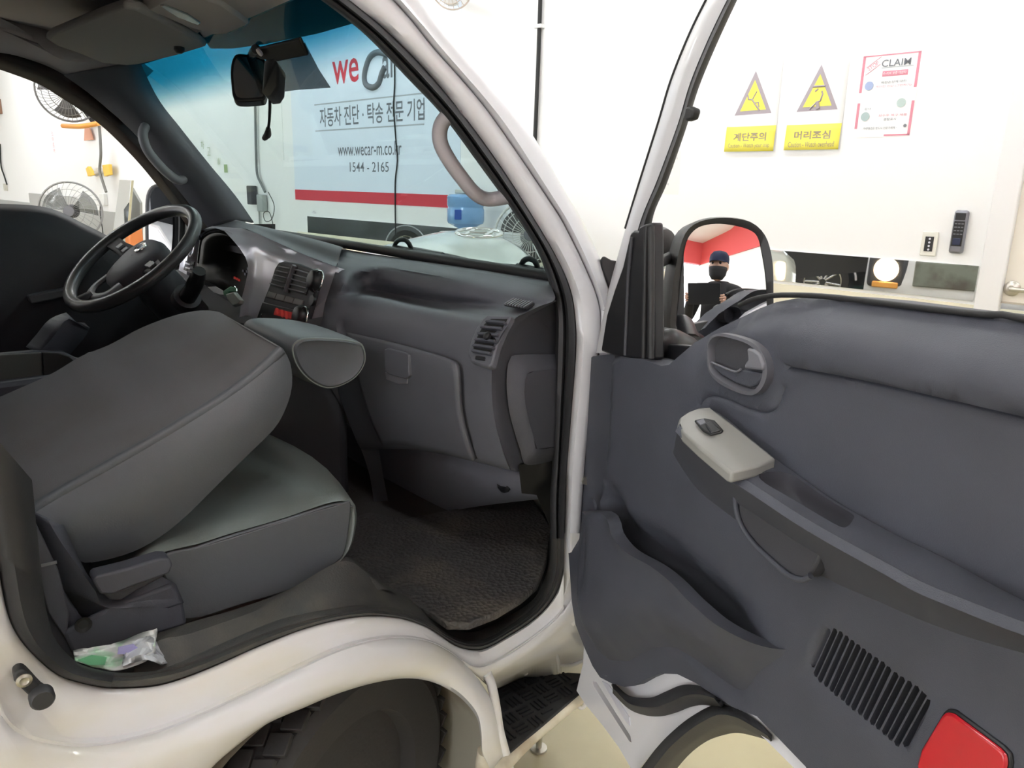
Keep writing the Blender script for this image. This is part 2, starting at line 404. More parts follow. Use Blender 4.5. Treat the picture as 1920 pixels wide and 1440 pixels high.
# the big C and the letters after it
cpx = [(726, 102), (708, 98), (694, 108), (686, 130), (684, 148), (688, 160), (700, 164), (711, 156), (716, 140), (722, 126)]
tube('lettering', [WP(x_, y_, .006) for x_, y_ in cpx], .026, PG, e, 8, n=40, flat=(1, 1))
t_, z_ = bz(731, 125); wtext('lettering', 'ar', t_, z_, .18, PG, e, bz(744, 125)[0]-bz(717, 125)[0], .010)
for (xa, ya), (xb, yb) in (((590, 195), (796, 177)), ((592, 245), (796, 234))):
    ta, za = bz(xa, ya); tb2, zb = bz(xb, yb); sheet('rule', ta, tb2, (za+zb)/2-.006, (za+zb)/2+.006, .003, PL, e)
t_, z_ = bz(693, 213); wtext('lettering', '자동차 진단 · 탁송 전문 기업', t_-.02, z_, .17, PG, e, bz(791, 206)[0]-bz(596, 219)[0], .012)
t_, z_ = bz(691, 279); wtext('lettering', 'www.wecar-m.co.kr', t_, z_, .115, PG, e, bz(751, 278)[0]-bz(632, 279)[0], .004)
t_, z_ = bz(692, 313); wtext('lettering', '1544 - 2165', t_, z_, .085, PG, e, bz(728, 313)[0]-bz(655, 313)[0], .002)
t_, z_ = bz(590, 398); wtext('scribble', '~MA~', t_, z_, .03, PL, e, .1)
# caution signs
def fig(parent, strokes, t, z, s, m_):
    for (pts_, r_) in strokes:
        tube('pictogram', [WALL(t+x_*s, z+y_*s, .004) for x_, y_ in pts_], r_*s, m_, parent, 6, flat=(1, 1))
def disc(parent, t, z, r, m_, name='pictogram', sx=1):
    lathe(name, WALL(t, z, .003), -WN, [(r, 0), (r, .0015)], m_, parent, 20, sx=sx)
def tri(parent, name, pts_, off, m_): plate(name, [WALL(a, b, off) for a, b in pts_], -WN*.001, m_, parent, smooth=False)
def caution(px0, px1, pyt, pyb, tri_px, hang, eng, label, pict):
    t0 = wt(px0, pyb-20)[0]; t1 = wt(px1, pyb-20)[0]; zt = wt(px1, pyt)[1]; zb = wt((px0+px1)/2, pyb)[1]
    e = empty('caution_sign', WALL((t0+t1)/2, zb, .001), label, 'sign')
    # the sheet is slightly curled off the wall at its lower edge
    rows = []
    for k in range(9):
        f = k/8; off = .002+.012*smst(.55, 1, f)
        rows.append([WALL(t0+(t1-t0)*a, zt+(zb-zt)*f, off) for a in (0, .5, 1)])
    loft('sign_sheet', rows, PW, e, 6, solid=.0006)
    zy = zb+(zt-zb)*.20
    rows = []
    for k in range(5):
        f = .715+.285*k/4; off = .0035+.012*smst(.55, 1, f)
        rows.append([WALL(t0+(t1-t0)*a, zt+(zb-zt)*f, off) for a in (0, .5, 1)])
    loft('yellow_band', rows, PY, e, 6, solid=.0004)
    T = [wt(*p) for p in tri_px]; tri(e, 'warning_triangle', T, .003, PT)
    c = (sum(a for a, _ in T)/3, sum(b for _, b in T)/3); tri(e, 'triangle_field', [(c[0]+(a-c[0])*.70, c[1]+(b-c[1])*.70-.002) for a, b in T], .0045, PY)
    s = T[0][1]-c[1]
    pict(e, c[0], c[1]-.01, s)
    H = zt-zb
    wtext('lettering', hang, (t0+t1)/2, zb+H*.165, H*.095, PN, e, (t1-t0)*.66, .02, .014)
    wtext('lettering', eng, (t0+t1)/2, zb+H*.062, H*.062, PN, e, (t1-t0)*.84, .0, .019)
    return e
def pict1(e, t, z, s):
    disc(e, t-.12*s, z+.22*s, .05*s, PT)
    for l, r in (([(-.25, .25), (-.2, .1), (-.05, .08), (.05, -.05), (.28, -.32)], .03), ([(-.05, .08), (.1, .35)], .022), ([(.05, -.05), (.2, -.02), (.24, -.2)], .025)):
        tube('pictogram', [WALL(t+a*s, z+b*s, .005) for a, b in l], r*s, PT, e, 6)
def pict2(e, t, z, s):
    disc(e, t-.05*s, z+.02*s, .06*s, PT)
    for l, r in (([(-.22, .36), (.22, .36)], .04), ([(-.12, .2), (-.02, .28)], .03), ([(-.25, -.38), (-.02, -.15), (.1, -.12), (.16, .1), (.12, .2)], .032), ([(0, -.15), (.06, -.38)], .07)):
        tube('pictogram', [WALL(t+a*s, z+b*s, .005) for a, b in l], r*s, PT, e, 6)
caution(1362, 1454, 112, 284, [(1418, 133), (1378, 217), (1447, 212)], '계단주의', 'Caution - Watch your step', 'white and yellow caution sign with triangle, watch your step', pict1)
caution(1474, 1576, 106, 281, [(1541, 121), (1494, 210), (1571, 205)], '머리조심', 'Caution - Watch overhead', 'white and yellow caution sign with triangle, watch overhead', pict2)
# claim notice
t0, t1 = wt(1611, 175)[0], wt(1717, 175)[0]; zt = wt(1670, 101)[1]; zb = wt(1660, 255)[1]; tw = t1-t0; th_ = zt-zb
e = empty('claim_notice', WALL((t0+t1)/2, zb, .001), 'white claim notice with broken red border and small round pictures', 'notice')
sheet('notice_sheet', t0-.004, t1+.004, zb-.004, zt+.004, 0, PW, e)
CT = lambda a, b: (t0+tw*a, zb+th_*b)
for a0, a1, c0, c1 in ((0, .045, .55, 1), (0, .045, .1, .42), (.955, 1, .58, 1), (.955, 1, 0, .42), (0, 1, .985, 1), (.55, 1, 0, .02)):
    p = CT(a0, c0); q = CT(a1, c1); sheet('red_border', p[0], q[0], p[1], q[1], .0015, PP, e)
p = CT(.60, .89); wtext('lettering', 'CLAIM', p[0], p[1], th_*.085, PG, e, tw*.5, .003)
p = CT(.20, .87); wtext('lettering', 'STOP', p[0], p[1], th_*.05, PP, e, tw*.2, .0, rot=.55)
for s in (-1, 1):
    p = CT(.20, .87+s*.045); tube('stamp_frame', [WALL(p[0]-tw*.12, p[1]-th_*.06, .003), WALL(p[0]+tw*.12, p[1]+th_*.06, .003)], .0012, PP, e, 6)
p = CT(.35, .835); q = CT(.9, .842); sheet('rule', p[0], q[0], p[1], q[1], .0015, PL, e)
p = CT(.60, .765)
tube('red_pill', [WALL(p[0]-tw*.22, p[1], .002), WALL(p[0]+tw*.22, p[1], .002)], th_*.033, PP, e, 8, flat=(.1, 1))
wtext('lettering', '수-리비 보증 대상자', p[0], p[1], th_*.035, PW, e, tw*.4, off=.008)
for (a, b_), s_, m_ in (((.60, .66), '외관손상에 대한', PG), ((.6, .61), '색인한 진단 (그만하기)', PP), ((.2, .345), '감사', PG), ((.66, .255), '보수후 복구 제품', PP), ((.62, .205), '결함표시', PG), ((.45, .1), '- 차량점검은 반드시 전문가에게 -', PG)):
    p = CT(a, b_); wtext('lettering', s_, p[0], p[1], th_*.03, m_, e, tw*min(.62, .055*len(s_)))
for a, b_, c in ((.17, .63, (.35, .42, .62)), (.78, .40, (.45, .55, .52)), (.17, .25, (.38, .48, .48))):
    p = CT(a, b_); disc(e, p[0], p[1], th_*.055, K('print_picture', c), 'round_picture'); 
p = CT(.9, .12); disc(e, p[0], p[1], th_*.02, PG, 'fist_mark')
# pale old note half hidden
t_, z_ = wt(1262, 320); e = empty('faded_note', WALL(t_, z_-.2, .001), 'faded pale yellow note on the wall beside the yellow signs', 'notice')
sheet('note_sheet', t_-.13, t_+.05, z_-.14, z_+.12, 0, K('faded_paper', (.87, .86, .80)), e)
for k, s_ in enumerate(('점검 후 놓아라', '정기 명단', '도색', '축세')):
    wtext('lettering', s_, t_-.04, z_+.07-.05*k, .014, PL, e, .018*len(s_))
# switch plate and keypad
t_, z_ = wt(1743, 457); e = empty('light_switch', WALL(t_, z_-.06, .0), 'cream wall switch plate with four small dark buttons', 'switch')
wallbox('switch_plate', t_-.036, t_+.036, z_-.058, z_+.058, 0, .01, K('switch_cream', (.78, .77, .70), .4), e, .004)
wallbox('switch_panel', t_-.019, t_+.019, z_-.036, z_+.034, .01, .013, M['plastic_b'], e, .001)
for k in range(4): lathe('switch_button', WALL(t_+.002, z_+.024-.017*k, .013), -WN, [(.005, 0), (.005, .002)], M['silver'], e, 14)
t_, z_ = wt(1800, 435); e = empty('door_keypad', WALL(t_, z_-.1, .0), 'tall dark fingerprint keypad reader with silver rim on the wall', 'keypad')
wallbox('reader_body', t_-.031, t_+.031, z_-.10, z_+.10, 0, .028, mat('reader_grey', (.22, .22, .25), .35, .5), e, .012)
wallbox('screen', t_-.022, t_+.022, z_+.055, z_+.088, .028, .031, M['plastic_b'], e, .002)
wallbox('key_field', t_-.023, t_+.023, z_-.065, z_+.05, .028, .030, M['black'], e, .002)
for i in range(4):
    for j in range(3): wallbox('key', t_-.014+.014*j-.005, t_-.014+.014*j+.005, z_+.036-.016*i, z_+.041-.016*i, .03, .032, M['handle'], e)
wallbox('finger_sensor', t_-.017, t_+.017, z_-.06, z_-.027, .030, .034, mat('sensor_blue', (.02, .025, .06), .1), e, .004)
# room door on the right
td = wt(1847, 480)[0]; tdr = wt(1893, 480)[0]
f_ = struct(wallbox('trim_4', td, tdr+.005, 0, 2.35, 0, .05, mat('door_frame_white', (.80, .79, .79), .5), None, .006))
d = struct(wallbox('door_1', tdr, tdr+.86, 0.02, 2.3, 0, .02, mat('cream_door', (.80, .75, .66), .5)))
hp = WP(1898, 541, .02); 
lathe('door_handle', hp, -WN, [(.034, 0), (.034, .008), (.028, .014), (.013, .016), (.013, .05), (0.0, .052)], mat('nickel', (.55, .52, .47), .3, 1), d, 28)
tube('door_handle', [hp-WN*.045, hp-WN*.045+WT*.05, hp-WN*.045+WT*.11], .0105, M['metal'], d, 10)
# polished kick strip across the door (mirrors the truck's plate)
zk = wt(1892, 566, .02)[1]
wallbox('kick_strip', tdr+.004, tdr+.80, zk-.22, zk-.008, .02, .028, M['mirror'], d)
wallbox('kick_strip_edge', tdr+.004, tdr+.80, zk-.008, zk, .02, .03, K('strip_edge', (.45, .40, .33)), d)
# hanging power cable in mid wall
def cable(name, px, off, r, label, m_=None, n=30):
    return tag(tube(name, [WP(x_, y_, off) for x_, y_ in px], r, m_ or M['black'], None, 8, n=n), label, 'cable')
cp = [(1015, -60), (1013, 0), (1011, 60), (1009, 120), (1006, 190), (1003, 262), (1000, 340), (996, 420)]
cable('wall_cable', cp, .02, .014, 'thick black cable hanging straight down the bare white wall')
t_, z_ = wt(1013, 51); tag(wallbox('cable_clip', t_-.02, t_+.045, z_-.012, z_+.012, 0, .045, lhouse, None, .003), 'small white clip holding the thick black cable', 'clip')
cable('banner_cord', [(738, 60), (740, 150), (738, 200), (742, 260), (745, 300), (741, 340), (741, 400), (742, 440)], .012, .006, 'thin dark cord hanging down across the pale blue banner')
# ================================================================== THE TRUCK
truck = empty('truck', (0, 0, 0), 'white cab-over truck with its passenger door open, grey interior and folded seat', 'truck')
def TX(z, x0=0.84, k=0.16): return x0-(k*(z-1.15) if z > 1.15 else 0)
def tumble(l, x0):       # side curve on the body side that leans inward above the belt
    out = []
    for p in l:
        x = x0
        for _ in range(6): x = TX(X(p[0], p[1], x)[2], x0)
        out.append(X(p[0], p[1], x))
    return out
# opening edge, clockwise from the rear pillar to the top of the front pillar
SILL_A = [(-60, 760), (-25, 930), (-4, 1060), (13, 1147), (33, 1193), (67, 1233), (110, 1267), (160, 1283), (207, 1291), (260, 1290), (300, 1285), (350, 1270), (417, 1243), (483, 1213), (567, 1180), (640, 1161), (693, 1155), (747, 1158), (793, 1172), (820, 1188), (853, 1210), (887, 1219), (913, 1215), (953, 1193), (993, 1168), (1027, 1137), (1050, 1100), (1057, 1067), (1059, 1010)]
PIL_A = [(1059, 1010), (1061, 940), (1063, 880), (1068, 817), (1075, 733), (1080, 667), (1080, 607), (1070, 543), (1040, 475), (983, 380), (933, 303), (867, 213), (800, 133), (733, 65), (680, 20), (620, -25), (540, -70)]
SILL_B = [(-160, 1150), (-90, 1250), (-40, 1310), (0, 1340), (23, 1367), (60, 1387), (117, 1398), (167, 1400), (233, 1390), (300, 1372), (367, 1345), (433, 1315), (500, 1283), (567, 1250), (637, 1218), (703, 1200), (760, 1196), (807, 1204), (843, 1222), (870, 1243), (890, 1255), (913, 1252), (953, 1227), (993, 1200), (1043, 1160), (1067, 1130), (1085, 1090)]
ARCH_C = [(-250, 1700), (-80, 1600), (60, 1530), (200, 1460), (330, 1410), (467, 1345), (560, 1300), (627, 1273), (693, 1250), (747, 1238), (800, 1240), (843, 1253), (877, 1280), (900, 1310), (920, 1343), (933, 1380), (945, 1430), (950, 1480)]
ARCH_D = [(80, 1800), (200, 1660), (300, 1540), (393, 1440), (433, 1403), (500, 1353), (567, 1323), (640, 1293), (710, 1273), (767, 1266), (813, 1273), (853, 1293), (880, 1317), (897, 1343), (903, 1377), (905, 1410), (918, 1440), (930, 1490)]
def byx(l, xs):
    P = catmull([(*p, 0) for p in l], False, 8); P = sorted([(p[0], p[1]) for p in P]); return [(x_, float(np.interp(x_, [p[0] for p in P], [p[1] for p in P]))) for x_ in xs]
rxs = list(np.linspace(-55, 50, 26))+list(np.linspace(60, 1057, 110))
rA_, rB_ = byx(SILL_A, rxs), byx(SILL_B, rxs)
rmix = lambda f: [(p[0], p[1]*(1-f)+q[1]*f) for p, q in zip(rA_, rB_)]
rk = loft('rocker_panel', [LX(rA_, .795), LX(rA_, .812), LX(rmix(.12), .820), LX(rmix(.5), .826), LX(rmix(.86), .830), LX(rmix(.95), .838), LX(rB_, .838)], M['sillwhite'], truck, len(rxs), smooth_rows=False, angle=60)
loft('pillar_foot', [LX([(1042, 1116), (1052, 1090), (1057, 1060), (1058, 1000)], .806), LX([(1050, 1130), (1062, 1105), (1070, 1070), (1072, 1000)], .826), LX([(1056, 1152), (1074, 1128), (1092, 1088), (1098, 1000)], .834), LX([(1075, 1175), (1098, 1145), (1120, 1090), (1125, 1000)], .828)], M['sillwhite'], truck, 24)
# lower band between the crease and the wheel arch lip
SB2 = [p for p in SILL_B if p[0] <= 871]+[(888, 1262), (905, 1285), (925, 1320), (940, 1365), (955, 1420), (962, 1480)]
a_ = resample([(*p, 0) for p in SB2], 70); b_ = resample([(*p, 0) for p in ARCH_C], 70)
m1 = [tuple(p*.55+q*.45) for p, q in zip(a_, b_)]
fl = loft('wheel_arch_panel', [LX(SB2, .838), LX([(p[0], p[1]) for p in [x_*.93+y_*.07 for x_, y_ in zip(a_, b_)]], .846), LX([(p[0], p[1]) for p in m1], .856), LX(ARCH_C, .862), LX([(p[0], p[1]) for p in [x_*.6+y_*.4 for x_, y_ in zip(b_, resample([(*p, 0) for p in ARCH_D], 70))]], .864), LX(ARCH_D, .860), LX([(x_-2, y_+6) for x_, y_ in ARCH_D], .815)], M['sillwhite'], truck, 110, angle=60)
# front inner step wall (stamped white sheet) between the arch and the front pillar
stepw = [LX([(866, 1236), (889, 1249), (913, 1247), (953, 1227), (993, 1200), (1043, 1160), (1067, 1130), (1085, 1090)], .838),
         LX([(890, 1262), (905, 1268), (925, 1262), (960, 1240), (1000, 1215), (1045, 1180), (1075, 1155), (1098, 1130)], .832),
         LX([(902, 1275, .828), (920, 1276, .80), (940, 1270), (968, 1258), (1005, 1238), (1045, 1212), (1080, 1200), (1112, 1190)], .78),
         LX([(918, 1290, .825), (930, 1288, .76), (953, 1278), (983, 1266), (1010, 1268), (1037, 1273), (1062, 1269), (1120, 1270)], .715)]
loft('step_wall', stepw, M['sillwhite'], truck, 50, angle=50, solid=.004)
tube('stamped_rib', LX([(985, 1262, .735), (998, 1232, .757), (1015, 1212, .775), (1036, 1215, .775), (1046, 1240, .752), (1048, 1262, .728)], .75), .006, M['sillwhite'], truck, 8, n=24)
tube('stamped_rib', LX([(1048, 1246, .748), (1070, 1247, .748), (1095, 1238, .752)], .75), .005, M['sillwhite'], truck, 8, n=12)
# rolled flange between arch and step
tube('arch_flange', LX([(913, 1262, .836), (922, 1285, .838), (930, 1327, .845), (936, 1367, .852), (945, 1402, .858), (955, 1440, .86), (962, 1490, .86)], .85), .009, M['sillwhite'], truck, 8, n=30)
# step tread
st = LZ([(920, 1283), (953, 1270), (983, 1258), (1010, 1260), (1040, 1264), (1064, 1260), (1095, 1262), (1092, 1296), (955, 1412), (940, 1410), (928, 1370), (922, 1327)], .40)
step = plate('step_tread', st, (0, 0, -.02), M['rubber'], truck, .003)
# raised basket-weave bars of the tread
sc = Z(1010, 1320, .402); sp_ = np.array([p[:2] for p in st])
k = 0
pitch = .036
for i in range(-5, 6):
    for j in range(-6, 7):
        c = sc[:2]+np.array([i*pitch, j*pitch])
        ang = 0 if (i+j) % 2 == 0 else math.pi/2
        for q in (-1, 0, 1):
            dx, dy = (math.cos(ang), math.sin(ang)); cc = c+np.array([-dy, dx])*q*.010
            if inside(cc, sp_) and segdist(cc, list(sp_)+[sp_[0]]) > .012:
                box('tread_bar', (cc[0], cc[1], .4015), (.027, .0045, .004), M['plastic_b'], step, (np.array([dx, dy, 0]), np.array([-dy, dx, 0]), UZ))
# cream outer bar of the step
tube('step_bar', [Z(1088, 1308, .385), Z(1060, 1330, .385), Z(1000, 1380, .385), Z(955, 1425, .385), Z(935, 1450, .385), Z(915, 1480, .38)], .0125, M['cream'], truck, 10, n=24)
lathe('arch_foot', Z(915, 1432, .37), (0, 0, -1), [(.02, -.03), (.024, 0), (.022, .04), (.0, .05)], M['cream'], truck, 14)
tube('step_hook', [Z(1092, 1312, .38), Z(1097, 1322, .375), Z(1090, 1328, .37), Z(1082, 1322, .375)], .004, M['sillwhite'], truck, 8, n=12)
# ---- front pillar (white) : inner flange, groove, outer skin
PIL_G = [(1085, 1090), (1088, 1000), (1096, 880), (1106, 780), (1118, 690), (1127, 620), (1120, 560), (1093, 493), (1057, 420), (1030, 377), (967, 283), (900, 190), (810, 87), (767, 33), (715, -20), (640, -70)]
PIL_O = [(1160, 1090), (1165, 1000), (1170, 880), (1175, 780), (1172, 690), (1165, 620), (1152, 560), (1127, 490), (1093, 417), (1060, 360), (1005, 263), (967, 213), (900, 133), (833, 57), (790, 0), (740, -50)]
PA = PIL_A[0:1]+PIL_A[1:]
rowA0 = tumble(PIL_A, .795); rowA = tumble(PIL_A, .808)
gA = resample([(*p, 0) for p in PIL_A], 60); gG = resample([(*p, 0) for p in PIL_G], 60); gO = resample([(*p, 0) for p in PIL_O], 60)
mx = lambda a, b, f: [(p[0]*(1-f)+q[0]*f, p[1]*(1-f)+q[1]*f) for p, q in zip(a, b)]
loft('front_pillar', [rowA0, rowA, tumble(mx(gA, gG, .35), .822), tumble(mx(gA, gG, .75), .828), tumble(mx(gA, gG, .97), .826), tumble(PIL_G, .816), tumble(mx(gG, gO, .06), .822), tumble(mx(gG, gO, .3), .838), tumble(mx(gG, gO, .7), .835), tumble(PIL_O, .80)], M['white'], truck, 80, angle=50)
# ---- door seal: two-lobed rubber all round the opening
SEAL_I_S = [(60, 900), (70, 1000), (78, 1080), (88, 1150), (102, 1195), (122, 1222), (150, 1245), (180, 1255), (215, 1261), (250, 1261), (300, 1256), (350, 1236), (433, 1199), (533, 1159), (640, 1139), (690, 1135), (735, 1140), (775, 1152), (805, 1166), (835, 1186), (860, 1198), (887, 1202), (915, 1196), (945, 1180), (985, 1152), (1008, 1130), (1024, 1100), (1034, 1060), (1035, 1010)]
PIL_I = [(1035, 1010), (1033, 940), (1037, 867), (1040, 767), (1042, 667), (1043, 587), (1033, 533), (1010, 470), (967, 400), (900, 307), (833, 217), (767, 147), (700, 77), (655, 38), (590, -10), (510, -60)]
sA = resample([(*p, 0) for p in SILL_A], 60); sI = resample([(*p, 0) for p in SEAL_I_S], 60)
sealmat = M['seal']
pI = resample([(*p, 0) for p in PIL_I], 60)
loft('door_seal', [tumble(PIL_A, .80), tumble(mx(gA, pI, .12), .822), tumble(mx(gA, pI, .38), .826), tumble(mx(gA, pI, .55), .800), tumble(mx(gA, pI, .66), .812), tumble(mx(gA, pI, .88), .806), tumble(PIL_I, .775), tumble([(x_-3, y_) for x_, y_ in PIL_I], .745)], sealmat, truck, 90, angle=70)
loft('sill_seal', [LX(SILL_A, .80), LX(mx(sA, sI, .10), .818), LX(mx(sA, sI, .32), .822), LX(mx(sA, sI, .5), .806), LX(mx(sA, sI, .62), .806), LX(mx(sA, sI, .9), .79), LX(SEAL_I_S, .77)], M['sill'], truck, 120, angle=70)
# rear pillar seal keeps black rubber over the scuff strip's rear end
rs = [p for p in SILL_A if p[0] < 235]; ri = SEAL_I_S[:9]
rA = resample([(*p, 0) for p in rs], 40); rI = resample([(*p, 0) for p in ri], 40)
loft('rear_seal', [LX(rs, .803), LX(mx(rA, rI, .1), .824), LX(mx(rA, rI, .4), .832), LX(mx(rA, rI, .8), .82), LX(ri, .79)], M['rubber'], truck, 60, angle=70)
# rear pillar white skin outside the frame's left edge
zz = (.92, 1.0, 1.1, 1.2, 1.35, 1.5, 1.62, 1.70)
loft('rear_pillar', [[np.array([TX(z, .80), y_-.01, z]) for z, y_ in zip(zz, (.02, .022, .022, .018, .0, -.03, -.06, -.09))], [np.array([TX(z, .834), y_-.015, z]) for z, y_ in zip(zz, (.02, .022, .022, .018, .0, -.03, -.06, -.09))], [np.array([TX(z, .842), y_-.06, z]) for z, y_ in zip(zz, (.02, .022, .022, .018, .0, -.03, -.06, -.09))], [np.array([TX(z, .84), -.30, z]) for z in zz]], M['sillwhite'], truck, 24)
plate('rear_corner_panel', [np.array([.834, y_, z]) for y_, z in ((-.30, .50), (-.12, .50), (-.03, .60), (.0, .72), (.0, .95), (-.30, .95))], (-.015, 0, 0), M['sillwhite'], truck)
loft('roof_rail', [[np.array([x_+dx, y_, z_+dz]) for y_, dx, dz in ((.51, 0, 0), (.40, .004, .02), (.2, .008, .032), (0, .01, .035), (-.30, .01, .035))] for x_, z_ in ((.700, 1.672), (.722, 1.678), (.738, 1.70), (.728, 1.745), (.70, 1.79))], M['white'], truck, 20)
tube('rear_upper_seal', [np.array(p) for p in ((.708, .46, 1.69), (.712, .30, 1.705), (.714, .10, 1.71), (.715, .0, 1.70), (.725, -.045, 1.64), (.75, -.02, 1.48), (.785, .012, 1.28), (.805, .03, 1.12), (.806, .034, 1.0))], .014, M['rubber'], truck, 10, n=40)
# striker / door stop on the lower rear corner
bs = empty('door_buffer', X(60, 1285, .838)); setparent(bs, truck)
pb = [(28, 1263), (40, 1257), (52, 1262), (80, 1292), (95, 1300), (93, 1312), (75, 1317), (60, 1310), (30, 1282), (26, 1272)]
bs_pl = plate('buffer_base', [X(x_, y_, .836) for x_, y_ in catmull([(*p, 0) for p in pb], True, 4) for _ in (0,)] if False else [X(p[0], p[1], .848) for p in catmull([(*p, 0) for p in pb], True, 3)], (-.02, 0, 0), M['rubber'], bs, .003)
lathe('buffer_pad', X(77, 1302, .846), (1, 0, 0), [(.0135, 0), (.0135, .012), (.011, .015), (0, .0155)], mat('buffer_rubber', (.03, .03, .032), .5), bs, 20)
lathe('buffer_screw', X(45, 1275, .848), (1, 0, 0), [(.0085, 0), (.0085, .002), (.005, .0035), (0.003, .002), (0, .002)], M['metal'], bs, 16)
# ---- wheel and wheel house
wc = np.array([.675, .455, .30]); sta = math.radians(24)          # steered to the left
wax = np.array([math.cos(sta), math.sin(sta), 0]); wfw = np.array([-math.sin(sta), math.cos(sta), 0])
prof = [(.19, -.09), (.27, -.1), (.292, -.088), (.298, -.06), (.298, .05), (.292, .078), (.27, .09), (.20, .08), (.19, .05), (.0, .05)]
wh = lathe('front_wheel', wc, wax, prof, M['tyre'], truck, 64, angle=35)
for k in range(44):
    an = 2*math.pi*(k+.5)/44; rr = wfw*math.cos(an)+UZ*math.sin(an); tt = -wfw*math.sin(an)+UZ*math.cos(an)
    if rr[2] < -.45: continue
    for s_ in (-.068, -.023, .022, .066):
        sk_ = tt+wax*(.35 if s_ > 0 else -.35); sk_ /= np.linalg.norm(sk_)
        box('tread_block', wc+rr*.2995+wax*s_, (.038, .036, .010), M['tyre'], wh, (np.cross(sk_, rr), sk_, rr), .0015)
# wheel-house liner
hs = [np.array([0, .455+.335*math.cos(a), .27+.385*math.sin(a)]) for a in np.linspace(-.35, math.pi+.35, 30)]
rows = [[p+np.array([x_, 0, 0]) for p in hs] for x_ in (.815, .62, .40)]
loft('wheel_house', rows, M['liner'], truck, 40)
plate('wheel_house_wall', [p+np.array([.40, 0, 0]) for p in hs], (-.01, 0, 0), M['liner'], truck)
# ---- floor pan, mat, sill plates
loft('sill_plate', [LX(SEAL_I_S[9:24], .765), LX([(255, 1235), (300, 1200), (350, 1190), (433, 1162), (533, 1128), (640, 1098), (700, 1110), (745, 1127), (785, 1141), (812, 1154), (838, 1176), (860, 1188), (885, 1190), (915, 1182), (945, 1166)], .735),
     LX([(300, 1185), (340, 1172), (380, 1160), (450, 1140), (540, 1106), (640, 1052), (690, 1075), (730, 1100), (765, 1120), (800, 1140), (830, 1165), (850, 1178), (880, 1182), (910, 1176), (940, 1160)], .70)], M['sill'], truck, 60, angle=30)
fse = [(838, 1187), (860, 1199), (887, 1203), (915, 1197), (945, 1181), (985, 1153), (1010, 1130), (1026, 1098), (1035, 1050), (1036, 1000)]
fpl = [(835, 1176), (860, 1182), (887, 1185), (912, 1177), (937, 1165), (985, 1136), (1006, 1116), (1019, 1090), (1031, 1050), (1034, 1000)]
fin_ = [(820, 1150), (850, 1162), (880, 1162), (905, 1154), (930, 1142), (972, 1114), (998, 1090), (1012, 1070), (1024, 1040), (1030, 1000)]
loft('front_sill_plate', [LX(fse, .768), LX([(x_*.5+a*.5, y_*.5+b_*.5) for (x_, y_), (a, b_) in zip(fse, fpl)], .757), LX(fpl, .742)], M['sill'], truck, 40, angle=30)
loft('floor_gap', [LX(fpl, .744), LZ(fin_, .655)], M['black'], truck, 40, smooth_rows=True)
fz = .675
plate('cab_floor', [(-.74, -.1, fz-.02), (.715, -.1, fz-.02), (.715, 1.02, fz-.02), (-.74, 1.02, fz-.02)], (0, 0, -.03), M['carpet'], truck)
mt = LZ([(640, 1040), (690, 1075), (753, 1117), (806, 1146), (838, 1168), (880, 1168), (932, 1148), (978, 1120), (1008, 1094), (1026, 1050), (1034, 990), (1000, 935), (900, 945), (760, 972), (690, 960), (620, 985)], fz)
matg = mat('rubber_mat', (.055, .052, .052), .7, col2=(.13, .112, .09), nscale=7, thr=(.5, .8))
nt = matg.node_tree; tcn = nt.nodes.new('ShaderNodeTexCoord'); vor = nt.nodes.new('ShaderNodeTexVoronoi'); vor.inputs['Scale'].default_value = 120; bmp = nt.nodes.new('ShaderNodeBump'); bmp.inputs['Strength'].default_value = .9; bmp.inputs['Distance'].default_value = .003
nt.links.new(tcn.outputs['Object'], vor.inputs['Vector']); nt.links.new(vor.outputs['Distance'], bmp.inputs['Height']); nt.links.new(bmp.outputs[0], nt.nodes['Principled BSDF'].inputs['Normal'])
tag(plate('floor_mat', mt, (0, 0, -.015), matg, None, .003), 'black textured rubber mat lying in the passenger footwell', 'floor mat')
# raised hump of floor trim beside the cushion
loft('floor_hump', [LX([(560, 1110), (600, 1085), (640, 1045), (665, 1049)], .66), LX([(600, 1125), (640, 1095), (680, 1075), (707, 1087)], .70), LX([(640, 1125), (690, 1112), (720, 1105), (753, 1117)], .725)], M['sill'], truck, 16)
SPN = np.array([0, -1, .30])
def SP(px, py, off=0.0): return HP(px, py, np.array([0, .715, 1.15])+SPN*off/np.linalg.norm(SPN), SPN)
def SL(l, off=0.0): return [SP(p[0], p[1], off) for p in l]
